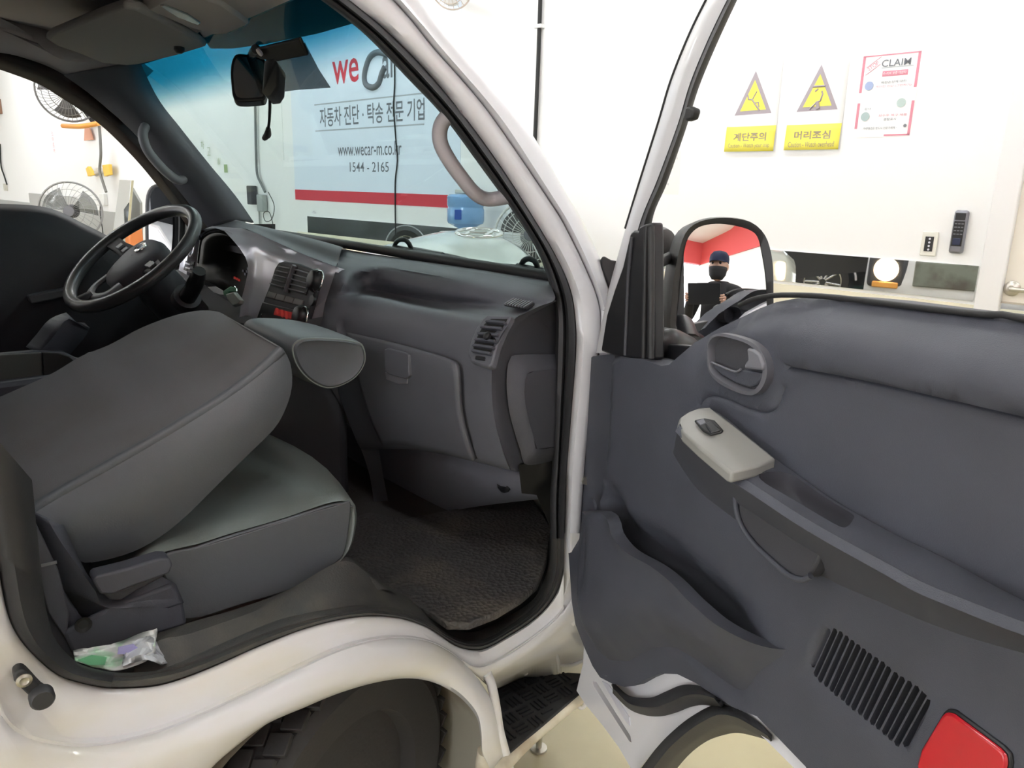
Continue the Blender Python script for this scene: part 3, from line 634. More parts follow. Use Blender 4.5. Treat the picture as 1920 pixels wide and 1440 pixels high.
# ------------------------------------------------------------------ DASHBOARD
rowsD = [LY([(637, 480), (740, 489), (840, 503), (940, 518), (1035, 540)], .90),
         LY([(634, 492, .772), (680, 497, .825), (740, 504), (860, 525), (945, 543), (1040, 562)], .85),
         LY([(628, 512, .742), (652, 516, .758), (685, 522, .82), (730, 531), (850, 552), (935, 560), (1012, 574)], .835),
         LY([(622, 530, .730), (645, 534, .738), (672, 538, .79), (710, 545, .845), (820, 566, .85), (905, 572, .84), (985, 587, .80)], .83),
         LY([(616, 548, .722), (638, 549, .730), (662, 549, .765), (700, 553, .82), (800, 575, .82), (895, 587, .80), (973, 592, .78)], .80),
         LY([(612, 560, .716), (635, 558, .722), (668, 555, .755), (710, 558, .768), (773, 572), (895, 593), (962, 601)], .768),
         LY([(608, 575, .710), (632, 570, .717), (664, 566, .738), (710, 570), (770, 580), (890, 602), (952, 611)], .745),
         LY([(604, 600, .700), (630, 594, .710), (660, 590, .725), (710, 598), (765, 606), (882, 632), (938, 632)], .728),
         LY([(600, 620, .695), (630, 620, .705), (653, 619), (765, 645), (872, 678), (926, 664)], .720),
         LY([(610, 650, .695), (660, 645), (765, 672), (875, 705), (922, 700)], .720),
         LY([(625, 710), (680, 720), (770, 740), (875, 770), (924, 764)], .728),
         LY([(650, 780), (700, 785), (780, 800), (885, 822), (936, 824)], .742),
         LY([(670, 830), (720, 835), (790, 838), (895, 862), (954, 876)], .760),
         LY([(680, 845), (730, 842), (800, 846), (900, 868), (960, 882)], .80)]
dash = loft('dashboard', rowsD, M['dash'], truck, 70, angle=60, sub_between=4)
# brow of the instrument hood
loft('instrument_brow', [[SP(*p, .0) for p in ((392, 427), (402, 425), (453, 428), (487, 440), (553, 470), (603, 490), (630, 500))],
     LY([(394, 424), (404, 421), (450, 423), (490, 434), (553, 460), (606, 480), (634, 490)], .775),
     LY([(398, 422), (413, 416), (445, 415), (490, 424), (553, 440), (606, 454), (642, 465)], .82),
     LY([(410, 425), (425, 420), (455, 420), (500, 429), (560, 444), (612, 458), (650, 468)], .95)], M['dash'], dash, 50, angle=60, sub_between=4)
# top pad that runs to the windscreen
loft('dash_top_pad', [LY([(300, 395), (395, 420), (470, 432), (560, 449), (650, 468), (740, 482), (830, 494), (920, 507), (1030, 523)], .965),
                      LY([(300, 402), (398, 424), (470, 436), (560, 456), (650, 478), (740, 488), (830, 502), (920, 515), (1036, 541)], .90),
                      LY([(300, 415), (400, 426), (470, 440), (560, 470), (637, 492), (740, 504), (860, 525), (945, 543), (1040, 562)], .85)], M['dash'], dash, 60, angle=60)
plate('dash_core', [np.array([-.74, .80, 1.215]), np.array([-.08, .80, 1.215]), np.array([.05, .90, 1.215]), np.array([.70, .90, 1.215]), np.array([.70, .985, 1.222]), np.array([-.74, .985, 1.222])], (0, 0, -.02), M['plastic_d'], dash)
# glove box lid, latch
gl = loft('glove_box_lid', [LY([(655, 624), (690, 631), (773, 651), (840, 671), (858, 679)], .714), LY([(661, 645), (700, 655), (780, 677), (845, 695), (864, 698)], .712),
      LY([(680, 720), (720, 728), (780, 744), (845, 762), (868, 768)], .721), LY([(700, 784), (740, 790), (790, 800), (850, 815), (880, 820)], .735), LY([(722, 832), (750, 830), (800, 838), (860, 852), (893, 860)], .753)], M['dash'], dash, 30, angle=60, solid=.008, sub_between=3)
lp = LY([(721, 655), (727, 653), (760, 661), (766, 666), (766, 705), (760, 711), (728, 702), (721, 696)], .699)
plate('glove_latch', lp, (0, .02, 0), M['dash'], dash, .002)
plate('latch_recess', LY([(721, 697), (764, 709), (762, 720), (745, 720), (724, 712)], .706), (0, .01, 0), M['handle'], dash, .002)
# right air vent
_v0 = Y(905, 668, .708); _v1 = Y(905, 598, .744); VNN = np.array([0, -(_v1[2]-_v0[2]), _v1[1]-_v0[1]]); VNN /= np.linalg.norm(VNN)
def VPP(px, py, off=0.0): return HP(px, py, _v0+VNN*off, VNN)
vf = LY([(921, 594), (955, 596), (941, 620), (929, 645), (921, 672), (916, 678), (882, 664), (884, 645), (894, 622), (904, 606)], .738)
vfo = [VPP(*p) for p in ((914, 590), (958, 592), (944, 618), (931, 648), (922, 684), (914, 688), (882, 678), (877, 664), (882, 640), (893, 615), (905, 598))]
plate('vent_frame', vfo, -VNN*.014, M['dash'], dash, .003)
plate('vent_cavity', [VPP(*p, .001) for p in ((921, 598), (951, 598), (938, 619), (926, 643), (918, 665), (887, 658), (889, 644), (899, 623), (908, 608))], -VNN*.002, M['black'], dash)
for (ax, ay), (bx, by) in (((913, 603), (947, 606)), ((903, 614), (941, 617)), ((897, 626), (935, 629)), ((892, 637), (930, 641)), ((888, 648), (925, 653)), ((886, 658), (920, 664))):
    a = VPP(ax, ay, .004); b = VPP(bx, by, .004); d_ = (b-a)/np.linalg.norm(b-a)
    box('vent_slat', (a+b)/2, (np.linalg.norm(b-a), .008, .0045), M['plastic'], dash, (d_, VNN, np.cross(d_, VNN)), .001)
lathe('vent_tab', VPP(916, 632, .006), VNN, [(.007, 0), (.007, .006), (.004, .008), (0, .008)], M['plastic_b'], dash, 12)
plate('vent_wheel', [VPP(*p, .002) for p in ((891, 666), (909, 669), (908, 676), (890, 673))], -VNN*.004, M['plastic_b'], dash, .001)
# defroster grille by the pillar
dg = [Y(*p) for p in ((946, 573, .80), (964, 562, .838), (1003, 570, .838), (987, 580, .80))]
plate('defroster_cavity', [p+np.array([0, -.002, .002]) for p in dg], (0, .003, -.003), M['black'], dash)
for k in range(8):
    f = (k+.5)/8; a = dg[0]*(1-f)+dg[3]*f; b = dg[1]*(1-f)+dg[2]*f
    box('defroster_bar', (a+b)/2+np.array([0, -.003, .003]), (.0035, np.linalg.norm(b-a), .003), M['handle'], dash, (np.array([1., 0, 0]), (b-a)/np.linalg.norm(b-a), np.cross([1., 0, 0], (b-a)/np.linalg.norm(b-a))))
# end cap towards the door opening
RIDGE = [(1040, 562, .85), (1012, 574, .835), (985, 587, .80), (962, 601, .768), (945, 621, .738), (929, 656, .722), (922, 690, .720), (921, 724, .722), (924, 764, .728), (931, 804, .738), (942, 842, .75), (958, 882, .785)]
A_ = Y(921, 724, .722); B_ = X(1042, 667, .757); dv = B_-A_; dv[2] = 0; ECN = np.array([dv[1], -dv[0], 0])/np.linalg.norm(dv)
def EC(px, py, off=0.0): return HP(px, py, A_+ECN*off, ECN)
rid = LY(RIDGE, 0)
r2 = [EC(p[0], p[1], -.003) for p in ((1041, 566), (1020, 577), (997, 590), (978, 604), (960, 624), (945, 658), (938, 690), (937, 724), (940, 764), (947, 804), (957, 842), (970, 884))]
r3 = [EC(p[0], p[1], -.002) for p in ((1055, 566), (1056, 580), (1055, 595), (1055, 610), (1056, 630), (1058, 660), (1058, 690), (1057, 724), (1055, 764), (1053, 804), (1052, 842), (1050, 890))]
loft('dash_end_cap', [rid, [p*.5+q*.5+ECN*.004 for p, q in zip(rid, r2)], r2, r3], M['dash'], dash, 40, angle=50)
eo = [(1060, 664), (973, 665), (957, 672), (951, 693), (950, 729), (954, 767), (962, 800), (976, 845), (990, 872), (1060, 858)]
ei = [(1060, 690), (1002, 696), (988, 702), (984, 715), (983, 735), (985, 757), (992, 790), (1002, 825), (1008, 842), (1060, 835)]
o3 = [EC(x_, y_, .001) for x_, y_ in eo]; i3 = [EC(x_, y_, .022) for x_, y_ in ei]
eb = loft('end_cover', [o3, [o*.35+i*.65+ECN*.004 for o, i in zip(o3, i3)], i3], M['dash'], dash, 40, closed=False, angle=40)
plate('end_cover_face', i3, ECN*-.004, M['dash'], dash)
# lower firewall, kick panel and tunnel
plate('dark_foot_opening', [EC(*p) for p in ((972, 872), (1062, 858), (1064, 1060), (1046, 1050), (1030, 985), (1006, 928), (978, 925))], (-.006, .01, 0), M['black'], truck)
loft('firewall', [LY([(560, 690), (660, 800), (780, 826), (900, 862), (1000, 890)], .88), LY([(560, 760), (680, 880), (780, 900), (900, 908), (1010, 915)], .93), LY([(540, 850), (690, 965), (770, 968), (900, 945), (1035, 925)], .95)], M['firewall'], truck, 30, solid=.01)
lathe('firewall_plug', Y(946, 905, .918), (.1, -1, .1), [(.021, 0), (.021, .004), (.015, .008), (.012, .003), (0, .003)], M['plastic_b'], truck, 24)
cc = loft('centre_console', [LX([(575, 600), (600, 690), (650, 780), (690, 880), (705, 970)], .22), LX([(620, 590), (660, 720), (700, 800), (720, 900), (735, 975)], .235)], M['plastic_d'], truck, 20)
box('console_tunnel', (.04, .60, .86), (.34, .34, .40), M['plastic_d'], truck, None, .03, 3)
# ---- instrument hood, silver surround, centre stack
bez = [(341, 508), (345, 487), (352, 465), (365, 452), (377, 438), (388, 429), (402, 425), (453, 428), (487, 440), (553, 470), (603, 490), (628, 500), (626, 512), (620, 520), (603, 558), (582, 612), (470, 612), (475, 565), (480, 547), (486, 520), (487, 503), (482, 488), (470, 470), (453, 452), (433, 437), (413, 430), (395, 431), (383, 438), (376, 447), (373, 467), (370, 493), (362, 518)]
def flat(px): return [(float((SP(*p)-np.array([0, .715, 1.15]))[0]), float((SP(*p))[2])) for p in px]
def spmap(x_, z_, w_): return np.array([x_, .715+.30*(z_-1.15), z_])+SPN/np.linalg.norm(SPN)*w_
bo = flat(bez)
inner_edge = flat(bez[16:31]); outer_edge = flat(bez[5:15])
def bw(u, v):
    d1 = segdist((u, v), inner_edge); d2 = segdist((u, v), outer_edge)
    return .020-.020*(1-smst(0, .04, d2))+.012*(1-smst(0, .02, d1))-.01*smst(.05, .15, d1)
bzl = relief('instrument_surround', bo, spmap, bw, M['silver'], dash, .012, edge=.03)
# cluster cavity: dark tunnel to the gauges
ce = SL(bez[16:31], .02); 
cpx_ = [(415+(x_-415)*.93, 505+(y_-505)*.90) for x_, y_ in bez[16:31]]
loft('cluster_hood', [ce, [HP(*p, np.array([0, .808, 1.15]), SPN) for p in cpx_]], M['black'], dash, 40, angle=60)
gp = [(376, 440), (400, 428), (440, 436), (470, 462), (488, 500), (487, 530), (470, 590), (380, 590)]
plate('gauge_face', [HP(*p, np.array([0, .815, 1.15]), SPN) for p in ((335, 420), (510, 420), (510, 625), (335, 625))], (0, .01, 0), M['black'], dash)
gm = mat('gauge_red', (.25, .02, .02), .5, emis=(.8, .08, .06), estr=.10); gw = mat('gauge_white', (.35, .35, .45), .5)
def GF(px, py): return HP(px, py, np.array([0, .812, 1.15]), SPN)
tube('gauge_needle', [GF(459, 544), GF(466, 551)], .002, gw, dash, 6)
for px, py, m_ in ((444, 523, gm), (448, 525, gm), (440, 521, gm), (472, 543, gm), (476, 541, gm), (474, 548, gm), (456, 508, gw), (460, 514, gw), (465, 504, gw), (469, 514, gw), (463, 509, gw)):
    p = GF(px, py); box('gauge_mark', p, (.011, .003, .007), m_, dash)
# column trim under the cluster
loft('column_shroud', [SL([(360, 516), (372, 505), (380, 530), (420, 560), (470, 580)], -.01), SL([(340, 560), (360, 560), (390, 580), (430, 600), (475, 610)], .05), SL([(300, 640), (340, 640), (400, 640), (440, 640), (480, 640)], .03)], M['plastic_d'], dash, 20)
plate('lower_driver_dash', SL([(150, 500), (345, 500), (362, 518), (470, 585), (470, 700), (150, 700)], -.03), (0, .02, 0), M['plastic_d'], dash)
# start button and left outlet on the silver arm
lathe('round_knob', SP(361, 469, .024), SPN*-1*-1, [(.024, 0), (.024, .004), (.020, .006), (.017, .004), (.015, .009), (0, .011)], M['silver'], dash, 28)
plate('outlet_cavity', SL([(348, 489), (364, 491), (360, 513), (344, 506)], .022), SPN*-.003, M['black'], dash)
for y_ in (495, 503): box('outlet_slat', SP(355, y_, .026), (.05, .012, .005), M['silver'], dash, None, .001)
# centre stack black panel with vents, buttons and radio
stk = SL([(522, 492), (532, 489), (560, 494), (588, 506), (594, 514), (592, 540), (584, 570), (575, 600), (570, 612), (477, 612), (482, 598), (495, 560), (505, 535), (515, 503)], .026)
plate('centre_stack', stk, SPN*-.012, M['plastic_d'], dash, .004)
for quad in (((526, 496), (548, 500), (532, 544), (507, 536)), ((557, 501), (588, 511), (573, 554), (540, 546))):
    q3 = SL(quad, .0275); plate('vent_cavity', q3, SPN*-.002, M['black'], dash)
    for k in range(5):
        f = (k+.5)/5; a = q3[0]*(1-f)+q3[3]*f; b = q3[1]*(1-f)+q3[2]*f; d_ = (b-a)/np.linalg.norm(b-a)
        box('vent_slat', (a+b)/2+SPN*.002, (np.linalg.norm(b-a), .006, .0035), M['handle'], dash, (d_, SPN/np.linalg.norm(SPN), np.cross(d_, SPN/np.linalg.norm(SPN))), .001)
tube('vent_divider', SL([(553, 498), (545, 520), (536, 547)], .030), .007, M['handle'], dash, 8)
for k in range(4):
    a = (503+k*16.5, 546+k*4.2); q3 = SL([(a[0], a[1]), (a[0]+15.5, a[1]+4), (a[0]+11.5, a[1]+15), (a[0]-5, a[1]+11)], .029)
    plate('button', q3, SPN*-.006, mat('button_grey', (.22, .215, .21), .45) if k == 0 else bpy.data.materials['button_grey'], dash, .0015)
plate('radio_face', SL([(492, 566), (562, 583), (556, 610), (480, 600)], .0285), SPN*-.004, M['plastic_b'], dash, .002)
disp = mat('radio_display', (.10, .004, .004), .3, emis=(.9, .05, .04), estr=.06)
plate('radio_display', SL([(516, 578), (549, 586), (546, 598), (513, 590)], .0295), SPN*-.002, disp, dash)
for k, x_ in enumerate((520, 529, 537)): box('display_digit', SP(x_, 585+k*3, .0305), (.012, .001, .018), gm, dash)
for px, py, r in ((600, 527, .027), (572, 594, .027)):
    lathe('rotary_knob', SP(px-4, py, .024), SPN, [(r, 0), (r, .006), (r*.9, .012), (r*.75, .018), (r*.6, .020), (0, .020)], M['plastic_b'], dash, 26)
    tube('knob_ring', [SP(px-4, py, .036)+r*.83*(math.cos(a)*np.array([1, 0, 0])+math.sin(a)*np.array([0, .28, .96])) for a in np.linspace(0, 2*math.pi, 24, endpoint=False)], .0028, M['chrome'], dash, 6, True)
for px, py in ((492, 593), (565, 603)): lathe('chrome_button', SP(px, py, .029), SPN, [(.006, 0), (.006, .004), (0, .005)], M['chrome'], dash, 12)
lathe('round_button', SP(588, 564, .026), SPN, [(.012, 0), (.012, .006), (0, .007)], M['plastic_b'], dash, 16)
# ---- steering column, wheel, stalk
sw_c = np.array([-.385, .456, 1.215]); sw_n = np.array([.17, -.60, .785]); sw_n /= np.linalg.norm(sw_n)
sw_x = np.array([1.0, 0, 0])-sw_n*sw_n[0]; sw_x /= np.linalg.norm(sw_x); sw_y = np.cross(sw_n, sw_x)
def SW(a, b, w_=0.0): return sw_c+sw_x*a+sw_y*b+sw_n*w_
swm = mat('steering_wheel_vinyl', (.055, .055, .058), .34, bump=.1, bscale=500)
wheel = tube('steering_wheel', [SW(.185*math.cos(t), .185*math.sin(t)) for t in np.linspace(0, 2*math.pi, 64, endpoint=False)], .0165, swm, truck, 14, True)
hub = [(-.075, .045), (-.05, .07), (0, .078), (.05, .07), (.075, .045), (.078, 0), (.06, -.055), (.035, -.085), (0, -.092), (-.035, -.085), (-.06, -.055), (-.078, 0)]
hp_ = catmull([(*p, 0) for p in hub], True, 3)
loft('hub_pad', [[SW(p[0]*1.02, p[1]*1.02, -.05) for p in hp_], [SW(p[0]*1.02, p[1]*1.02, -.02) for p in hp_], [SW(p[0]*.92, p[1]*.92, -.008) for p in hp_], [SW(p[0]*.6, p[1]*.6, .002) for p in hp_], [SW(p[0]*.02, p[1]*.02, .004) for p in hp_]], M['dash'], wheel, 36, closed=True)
for s in (-1, 1):
    loft('wheel_spoke', [[SW(s*.06, .035, -.02), SW(s*.06, .035, -.03), SW(s*.06, -.02, -.03), SW(s*.06, -.02, -.02)], [SW(s*.12, .025, -.006), SW(s*.12, .025, -.02), SW(s*.12, -.012, -.02), SW(s*.12, -.012, -.006)], [SW(s*.185, .025, .005), SW(s*.185, .025, -.010), SW(s*.185, -.015, -.010), SW(s*.185, -.015, .005)]], M['plastic_d'], wheel, 16, closed=True, smooth_rows=False)
    for k in range(2): box('wheel_button', SW(s*(.088+.026*k), .006, -.008+.006*k), (.022, .020, .006), M['handle'], wheel, (sw_x, sw_y, sw_n), .002)
tube('lower_spoke', [SW(-.05, -.075, -.02), SW(-.045, -.12, -.018), SW(0, -.145, -.014), SW(.045, -.12, -.018), SW(.05, -.075, -.02)], .012, M['handle'], wheel, 8, n=24, flat=(1.2, .6))
tube('lower_spoke', [SW(0, -.14, -.014), SW(0, -.185, -.002)], .014, M['plastic_d'], wheel, 8)
lathe('wheel_emblem', SW(0, .028, .002), sw_n, [(.019, 0), (.019, .003), (.015, .005), (.0, .004)], M['chrome'], wheel, 28, sy=1.0)
tube('emblem_ring', [SW(.017*math.cos(t), .028+.017*math.sin(t), .006) for t in np.linspace(0, 2*math.pi, 24, endpoint=False)], .002, M['chrome'], wheel, 6, True)
for l in ([(-.010, .022), (-.004, .036), (0, .026), (.004, .036), (.010, .022)],): tube('emblem_mark', [SW(a, b, .008) for a, b in l], .0018, M['silver'], wheel, 6)
tube('steering_column', [sw_c-sw_n*.04, sw_c-sw_n*.12, sw_c-sw_n*.42], [.055, .06, .06], M['plastic_d'], truck, 20)
tube('wiper_stalk', [DEP(352, 555, 1.93), DEP(362, 540, 1.9), DEP(370, 522, 1.86), DEP(374, 508, 1.84)], [.022, .020, .020, .015], M['plastic_b'], truck, 12, n=12)
tube('stalk_collar', [DEP(346, 564, 1.95), DEP(352, 555, 1.93)], .034, M['plastic_d'], truck, 16)
# ------------------------------------------------------------------ PASSENGER SEAT
def seat_profile(f):     # f: 0 outer side, 1 inner side
    dz = -.018*math.sin(math.pi*min(1, max(0, (f-.08)/.84))); dy = .035*math.sin(math.pi*f)
    e = 0.0
    return [(.19, .70), (.205, .855+e), (.30, .873+dz), (.42, .880+dz), (.52+dy, .888+dz*.5), (.553+dy, .872), (.553+dy, .82), (.53+dy, .775), (.45, .737), (.28, .70)]
rows = []
for x_, sc_ in ((.60, .0), (.655, .90), (.668, .975), (.664, 1.0), (.63, 1.0), (.58, 1), (.50, 1), (.42, 1), (.34, 1), (.26, 1), (.20, 1), (.17, .97), (.165, .9), (.2, 0)):
    f = (0.668-x_)/.5; pr = seat_profile(max(0, min(1, f))) if sc_ else [(.37, .80)]*10
    c = np.array([.37, .80]); rows.append([np.array([x_, *(c+(np.array(p)-c)*(sc_ if sc_ else .02))]) for p in pr])
rows = rows[1:-1]
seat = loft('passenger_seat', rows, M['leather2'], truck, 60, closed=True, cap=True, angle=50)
tube('cushion_piping', [np.array([.668, y_, z_]) for y_, z_ in ((.21, .850), (.30, .866), (.42, .874), (.52, .880), (.548, .868))], .0028, M['leather'], seat, 6, n=24)
side = [X(*p, .671) for p in ((300, 1046), (380, 1024), (470, 997), (560, 968), (640, 945), (656, 940), (658, 960), (648, 1030), (630, 1055), (560, 1100), (450, 1135), (345, 1162), (318, 1100))]
plate('cushion_side', [p for p in catmull(side, True, 3)], (-.006, 0, 0), M['leather'], seat, .003)
# backrest, folded forward
RID = [(20, 985), (67, 950), (112, 921), (187, 879), (300, 815), (412, 747), (469, 706), (506, 674), (522, 658), (529, 652)]
LOW = [(95, 985), (131, 1036), (157, 1055), (210, 1047), (262, 1029), (311, 999), (356, 961), (412, 905), (469, 849), (517, 800), (540, 755), (548, 717), (544, 680), (531, 654)]
FAR = [(-130, 800), (-60, 770), (0, 744), (94, 702), (150, 669), (206, 646), (262, 616), (319, 594), (360, 584), (390, 582), (412, 585)]
n_ = 44
r_rid = resample(LX(RID, .655), n_); r_low = resample(LX(LOW, .650), n_); r_far = resample(LX(FAR, .17), n_)
# side bulge
r_mid = [a*.5+b*.5+np.array([.022, 0, 0])*min(1, 4*(1-i/(n_-1))) for i, (a, b) in enumerate(zip(r_rid, r_low))]
r_q1 = [a*.8+b*.2+np.array([.016, 0, 0])*min(1, 4*(1-i/(n_-1))) for i, (a, b) in enumerate(zip(r_rid, r_low))]
rows = [r_low, r_mid, r_q1, r_rid]
for f in (.04, .12, .25, .4, .55, .7, .85, .95):
    sag = -.016*math.sin(math.pi*f)+.012*math.exp(-((f-.3)/.08)**2)*0
    rows.append([a*(1-f)+b*f+np.array([0, 0, sag])*min(1, 5*(1-i/(n_-1))) for i, (a, b) in enumerate(zip(r_rid, r_far))])
rows.append(r_far)
far_low = [p+np.array([-.0, .06, -.10])*min(1, 3*(1-i/(n_-1))) for i, p in enumerate(r_far)]
rows += [far_low]
for f in (.3, .6, .85): rows.append([a*(1-f)+b*f for a, b in zip(far_low, r_low)])
rows.append(r_low)
def two(name, rws, m_, par): return loft(name, rws, m_, par, n_, smooth_rows=False, angle=42)
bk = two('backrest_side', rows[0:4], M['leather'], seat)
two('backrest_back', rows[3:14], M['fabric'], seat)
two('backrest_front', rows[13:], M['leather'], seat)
# rounded edge where back fabric meets the side, and closing of both ends
tube('backrest_edge', [p+np.array([-.004, 0, -.004]) for p in r_rid], .009, M['leather'], seat, 8)
plate('backrest_end', [r[0] for r in rows[:-1]], (0, .004, 0), M['leather'], seat)
plate('backrest_tip', [r[-1] for r in rows[:-1]], (0, -.004, 0), M['fabric'], seat)
# headrest
HR = [(546, 657), (551, 642), (570, 634), (619, 634), (667, 640), (682, 650), (685, 678), (668, 706), (637, 724), (607, 727), (577, 711), (555, 685)]
h3 = catmull(LX(HR, .55), True, 4); hc = sum(h3)/len(h3)
rows = []
for x_, s_ in ((.552, .80), (.556, .90), (.551, .97), (.538, 1.03), (.50, 1.06), (.42, 1.08), (.36, 1.06), (.31, 1.0), (.292, .9), (.285, .75)):
    rows.append([np.array([x_, *(hc+(p-hc)*s_)[1:]]) for p in h3])
hd = loft('headrest', rows, M['leather'], seat, 48, closed=True, cap=True, smooth_rows=False, angle=60)
tube('headrest_seam', [np.array([.551, *(hc+(p-hc)*.97)[1:]]) for p in h3], .0018, M['leather2'], seat, 6, True)
for x_ in (.36, .47): tube('headrest_post', [np.array([x_, .44, 1.10]), np.array([x_, .55, 1.10])], .007, M['metal'], seat, 10)
# seat frame cover, recliner lever
loft('recliner_cover', [[X(*p, .69) for p in ((55, 960), (62, 985), (80, 1030), (110, 1090), (150, 1150), (195, 1185))], [X(*p, .705) for p in ((90, 975), (110, 1010), (145, 1060), (180, 1110), (205, 1140), (345, 1130))], [X(*p, .69) for p in ((120, 985), (150, 1050), (175, 1090), (220, 1110), (290, 1080), (330, 1095))]], M['plastic'], seat, 24, solid=.004)
lv = LX([(165, 1072), (172, 1064), (230, 1050), (290, 1032), (308, 1032), (314, 1044), (308, 1060), (240, 1083), (205, 1098), (180, 1098)], .705)
plate('recliner_lever', lv, (.03, 0, 0), M['plastic'], seat, .008, bevseg=3)
lv2 = LX([(182, 1097), (210, 1098), (250, 1082), (305, 1062), (300, 1072), (255, 1095), (220, 1116), (200, 1114)], .70)
plate('lever_underside', lv2, (.02, 0, 0), M['plastic_d'], seat, .006)
bkt = LX([(190, 1140), (200, 1128), (260, 1110), (320, 1090), (340, 1125), (347, 1165), (300, 1180), (210, 1205), (140, 1235), (115, 1180)], .69)
plate('seat_bracket', bkt, (.012, 0, 0), M['plastic'], seat, .005)
lathe('bracket_hole', X(156, 1171, .703), (1, 0, 0), [(.011, 0), (.011, .002), (.008, .001), (0, -.004)], M['black'], seat, 18)
plate('rear_trim', LX([(-40, 880), (62, 955), (95, 1060), (150, 1150), (210, 1200), (150, 1245), (100, 1215), (60, 1130), (-20, 1000)], .685), (-.01, 0, 0), M['plastic'], truck, .004)
plate('rear_trim', LX([(40, 960), (60, 965), (110, 1070), (130, 1150), (125, 1200), (90, 1150)], .70), (-.006, 0, 0), M['plastic'], truck, .002)
box('trim_tag', X(92, 1057, .702), (.002, .018, .004), M['handle'], truck)
box('seat_underframe', (.42, .30, .70), (.50, .40, .07), M['plastic_d'], seat, None, .01)
# ---- centre seat tray, parking lever, driver's seat
tr = LX([(-60, 668), (0, 664), (80, 659), (118, 662), (138, 670), (147, 682), (140, 700), (80, 706), (0, 717), (-60, 725)], .05)
plate('centre_tray_rim', LX([(-60, 667), (0, 665), (80, 658), (120, 661), (150, 676), (170, 664), (230, 655), (230, 668), (160, 700), (80, 800), (-60, 800)], -.09), (-.03, 0, 0), M['plastic'], truck, .006)
plate('centre_tray', LX([(-60, 668), (0, 666), (78, 661), (80, 707), (0, 718), (-60, 727)], -.07), (-.01, 0, 0), mat('tray_grey', (.060, .064, .060), .5), truck, .002)
plate('tray_recess', LX([(79, 661), (108, 662), (130, 668), (146, 684), (140, 700), (82, 708)], -.065), (-.01, 0, 0), M['black'], truck, .002)
tube('tray_edge', LX([(-60, 725), (0, 718), (40, 713), (90, 706), (140, 698)], -.05), .003, M['handle'], truck, 6)
plate('centre_seat_back', LX([(-60, 724), (0, 719), (85, 708), (150, 700), (150, 900), (-60, 950)], -.04), (-.10, 0, 0), M['plastic'], truck, .01)
loft('parking_lever', [LX([(62, 658), (80, 636), (100, 612), (130, 602)], -.14), LX([(75, 662), (95, 640), (120, 610), (135, 604)], -.12), LX([(120, 662), (130, 648), (150, 625), (158, 605)], -.14)], M['plastic'], truck, 12, solid=.02)
def seat_at(cx):
    s = empty('driver_seat', (cx, .1, .7)); setparent(s, truck)
    rr = []
    for f in np.linspace(-1, 1, 9):
        k = 1-abs(f)**6*.12
        rr.append([np.array([cx+f*.24, .12+(y_)*k, .80+z_*k]) for y_, z_ in ((-.24, -.06), (-.24, .06), (0, .05), (.22, .08), (.26, .03), (.24, -.07))])
    loft('cushion', rr, M['leather'], s, 30, closed=True, cap=True)
    rr = []
    for f in np.linspace(-1, 1, 9):
        k = 1-abs(f)**6*.15
        rr.append([np.array([cx+f*.24*(1), -.10+y_, 1.12+z_*k]) for y_, z_ in ((.06, -.28), (.04, 0), (-.02, .28), (-.08, .28), (-.06, 0), (-.04, -.28))])
    loft('backrest', rr, M['leather'], s, 30, closed=True, cap=True)
seat_at(-.42)
# ------------------------------------------------------------------ ROOF, HEADLINER, SCREEN, FAR SIDE
WS0 = np.array([0, .97, 1.245]); WS1 = np.array([0, .585, 1.735]); WSN = np.array([0, -(WS1[2]-WS0[2]), WS1[1]-WS0[1]]); WSN /= np.linalg.norm(WSN)   # points into the cab
def WSP(px, py, off=0.0): return HP(px, py, WS0+WSN*off, WSN)
g = plate('windscreen', [np.array([-.86, .97, 1.245]), np.array([.755, .97, 1.245]), np.array([.68, .585, 1.735]), np.array([-.80, .585, 1.735])], WSN*.004, M['windscreen'], truck, smooth=False)
plate('cowl', [np.array([-.70, .965, 1.232]), np.array([.77, .965, 1.232]), np.array([.77, 1.12, 1.19]), np.array([-.70, 1.12, 1.19])], (0, 0, -.02), M['plastic_b'], truck)
tube('screen_seal', [np.array([-.79, .962, 1.247]), np.array([.755, .962, 1.247])], .012, M['rubber'], truck, 8)
def wiper(path, arch, arm):
    wv = empty('windscreen_wiper', WSP(*path[0], -.02)); setparent(wv, truck)
    tube('wiper_blade', [WSP(x_, y_, -.012) for x_, y_ in path], .0075, M['rubber'], wv, 8, n=16, flat=(1, 1))
    tube('wiper_frame', [WSP(x_, y_-4, -.020) for x_, y_ in path[1:-1]], .0065, M['plastic_b'], wv, 8, n=16)
    tube('wiper_bridge', [WSP(x_, y_, -.026) for x_, y_ in arch], .006, M['plastic_b'], wv, 8, n=16)
    tube('wiper_arm', [WSP(x_, y_, -.028) for x_, y_ in arm], [.009, .006], M['plastic_b'], wv, 8, n=10)
wiper([(672, 463), (740, 468), (830, 482), (910, 498)], [(738, 466), (744, 453), (755, 449), (765, 454), (772, 468)], [(935, 508), (860, 486), (770, 466)])
wiper([(932, 500), (970, 503), (1030, 514), (1090, 526)], [(975, 502), (982, 489), (992, 485), (1003, 490), (1008, 502)], [(1080, 532), (1020, 508)])
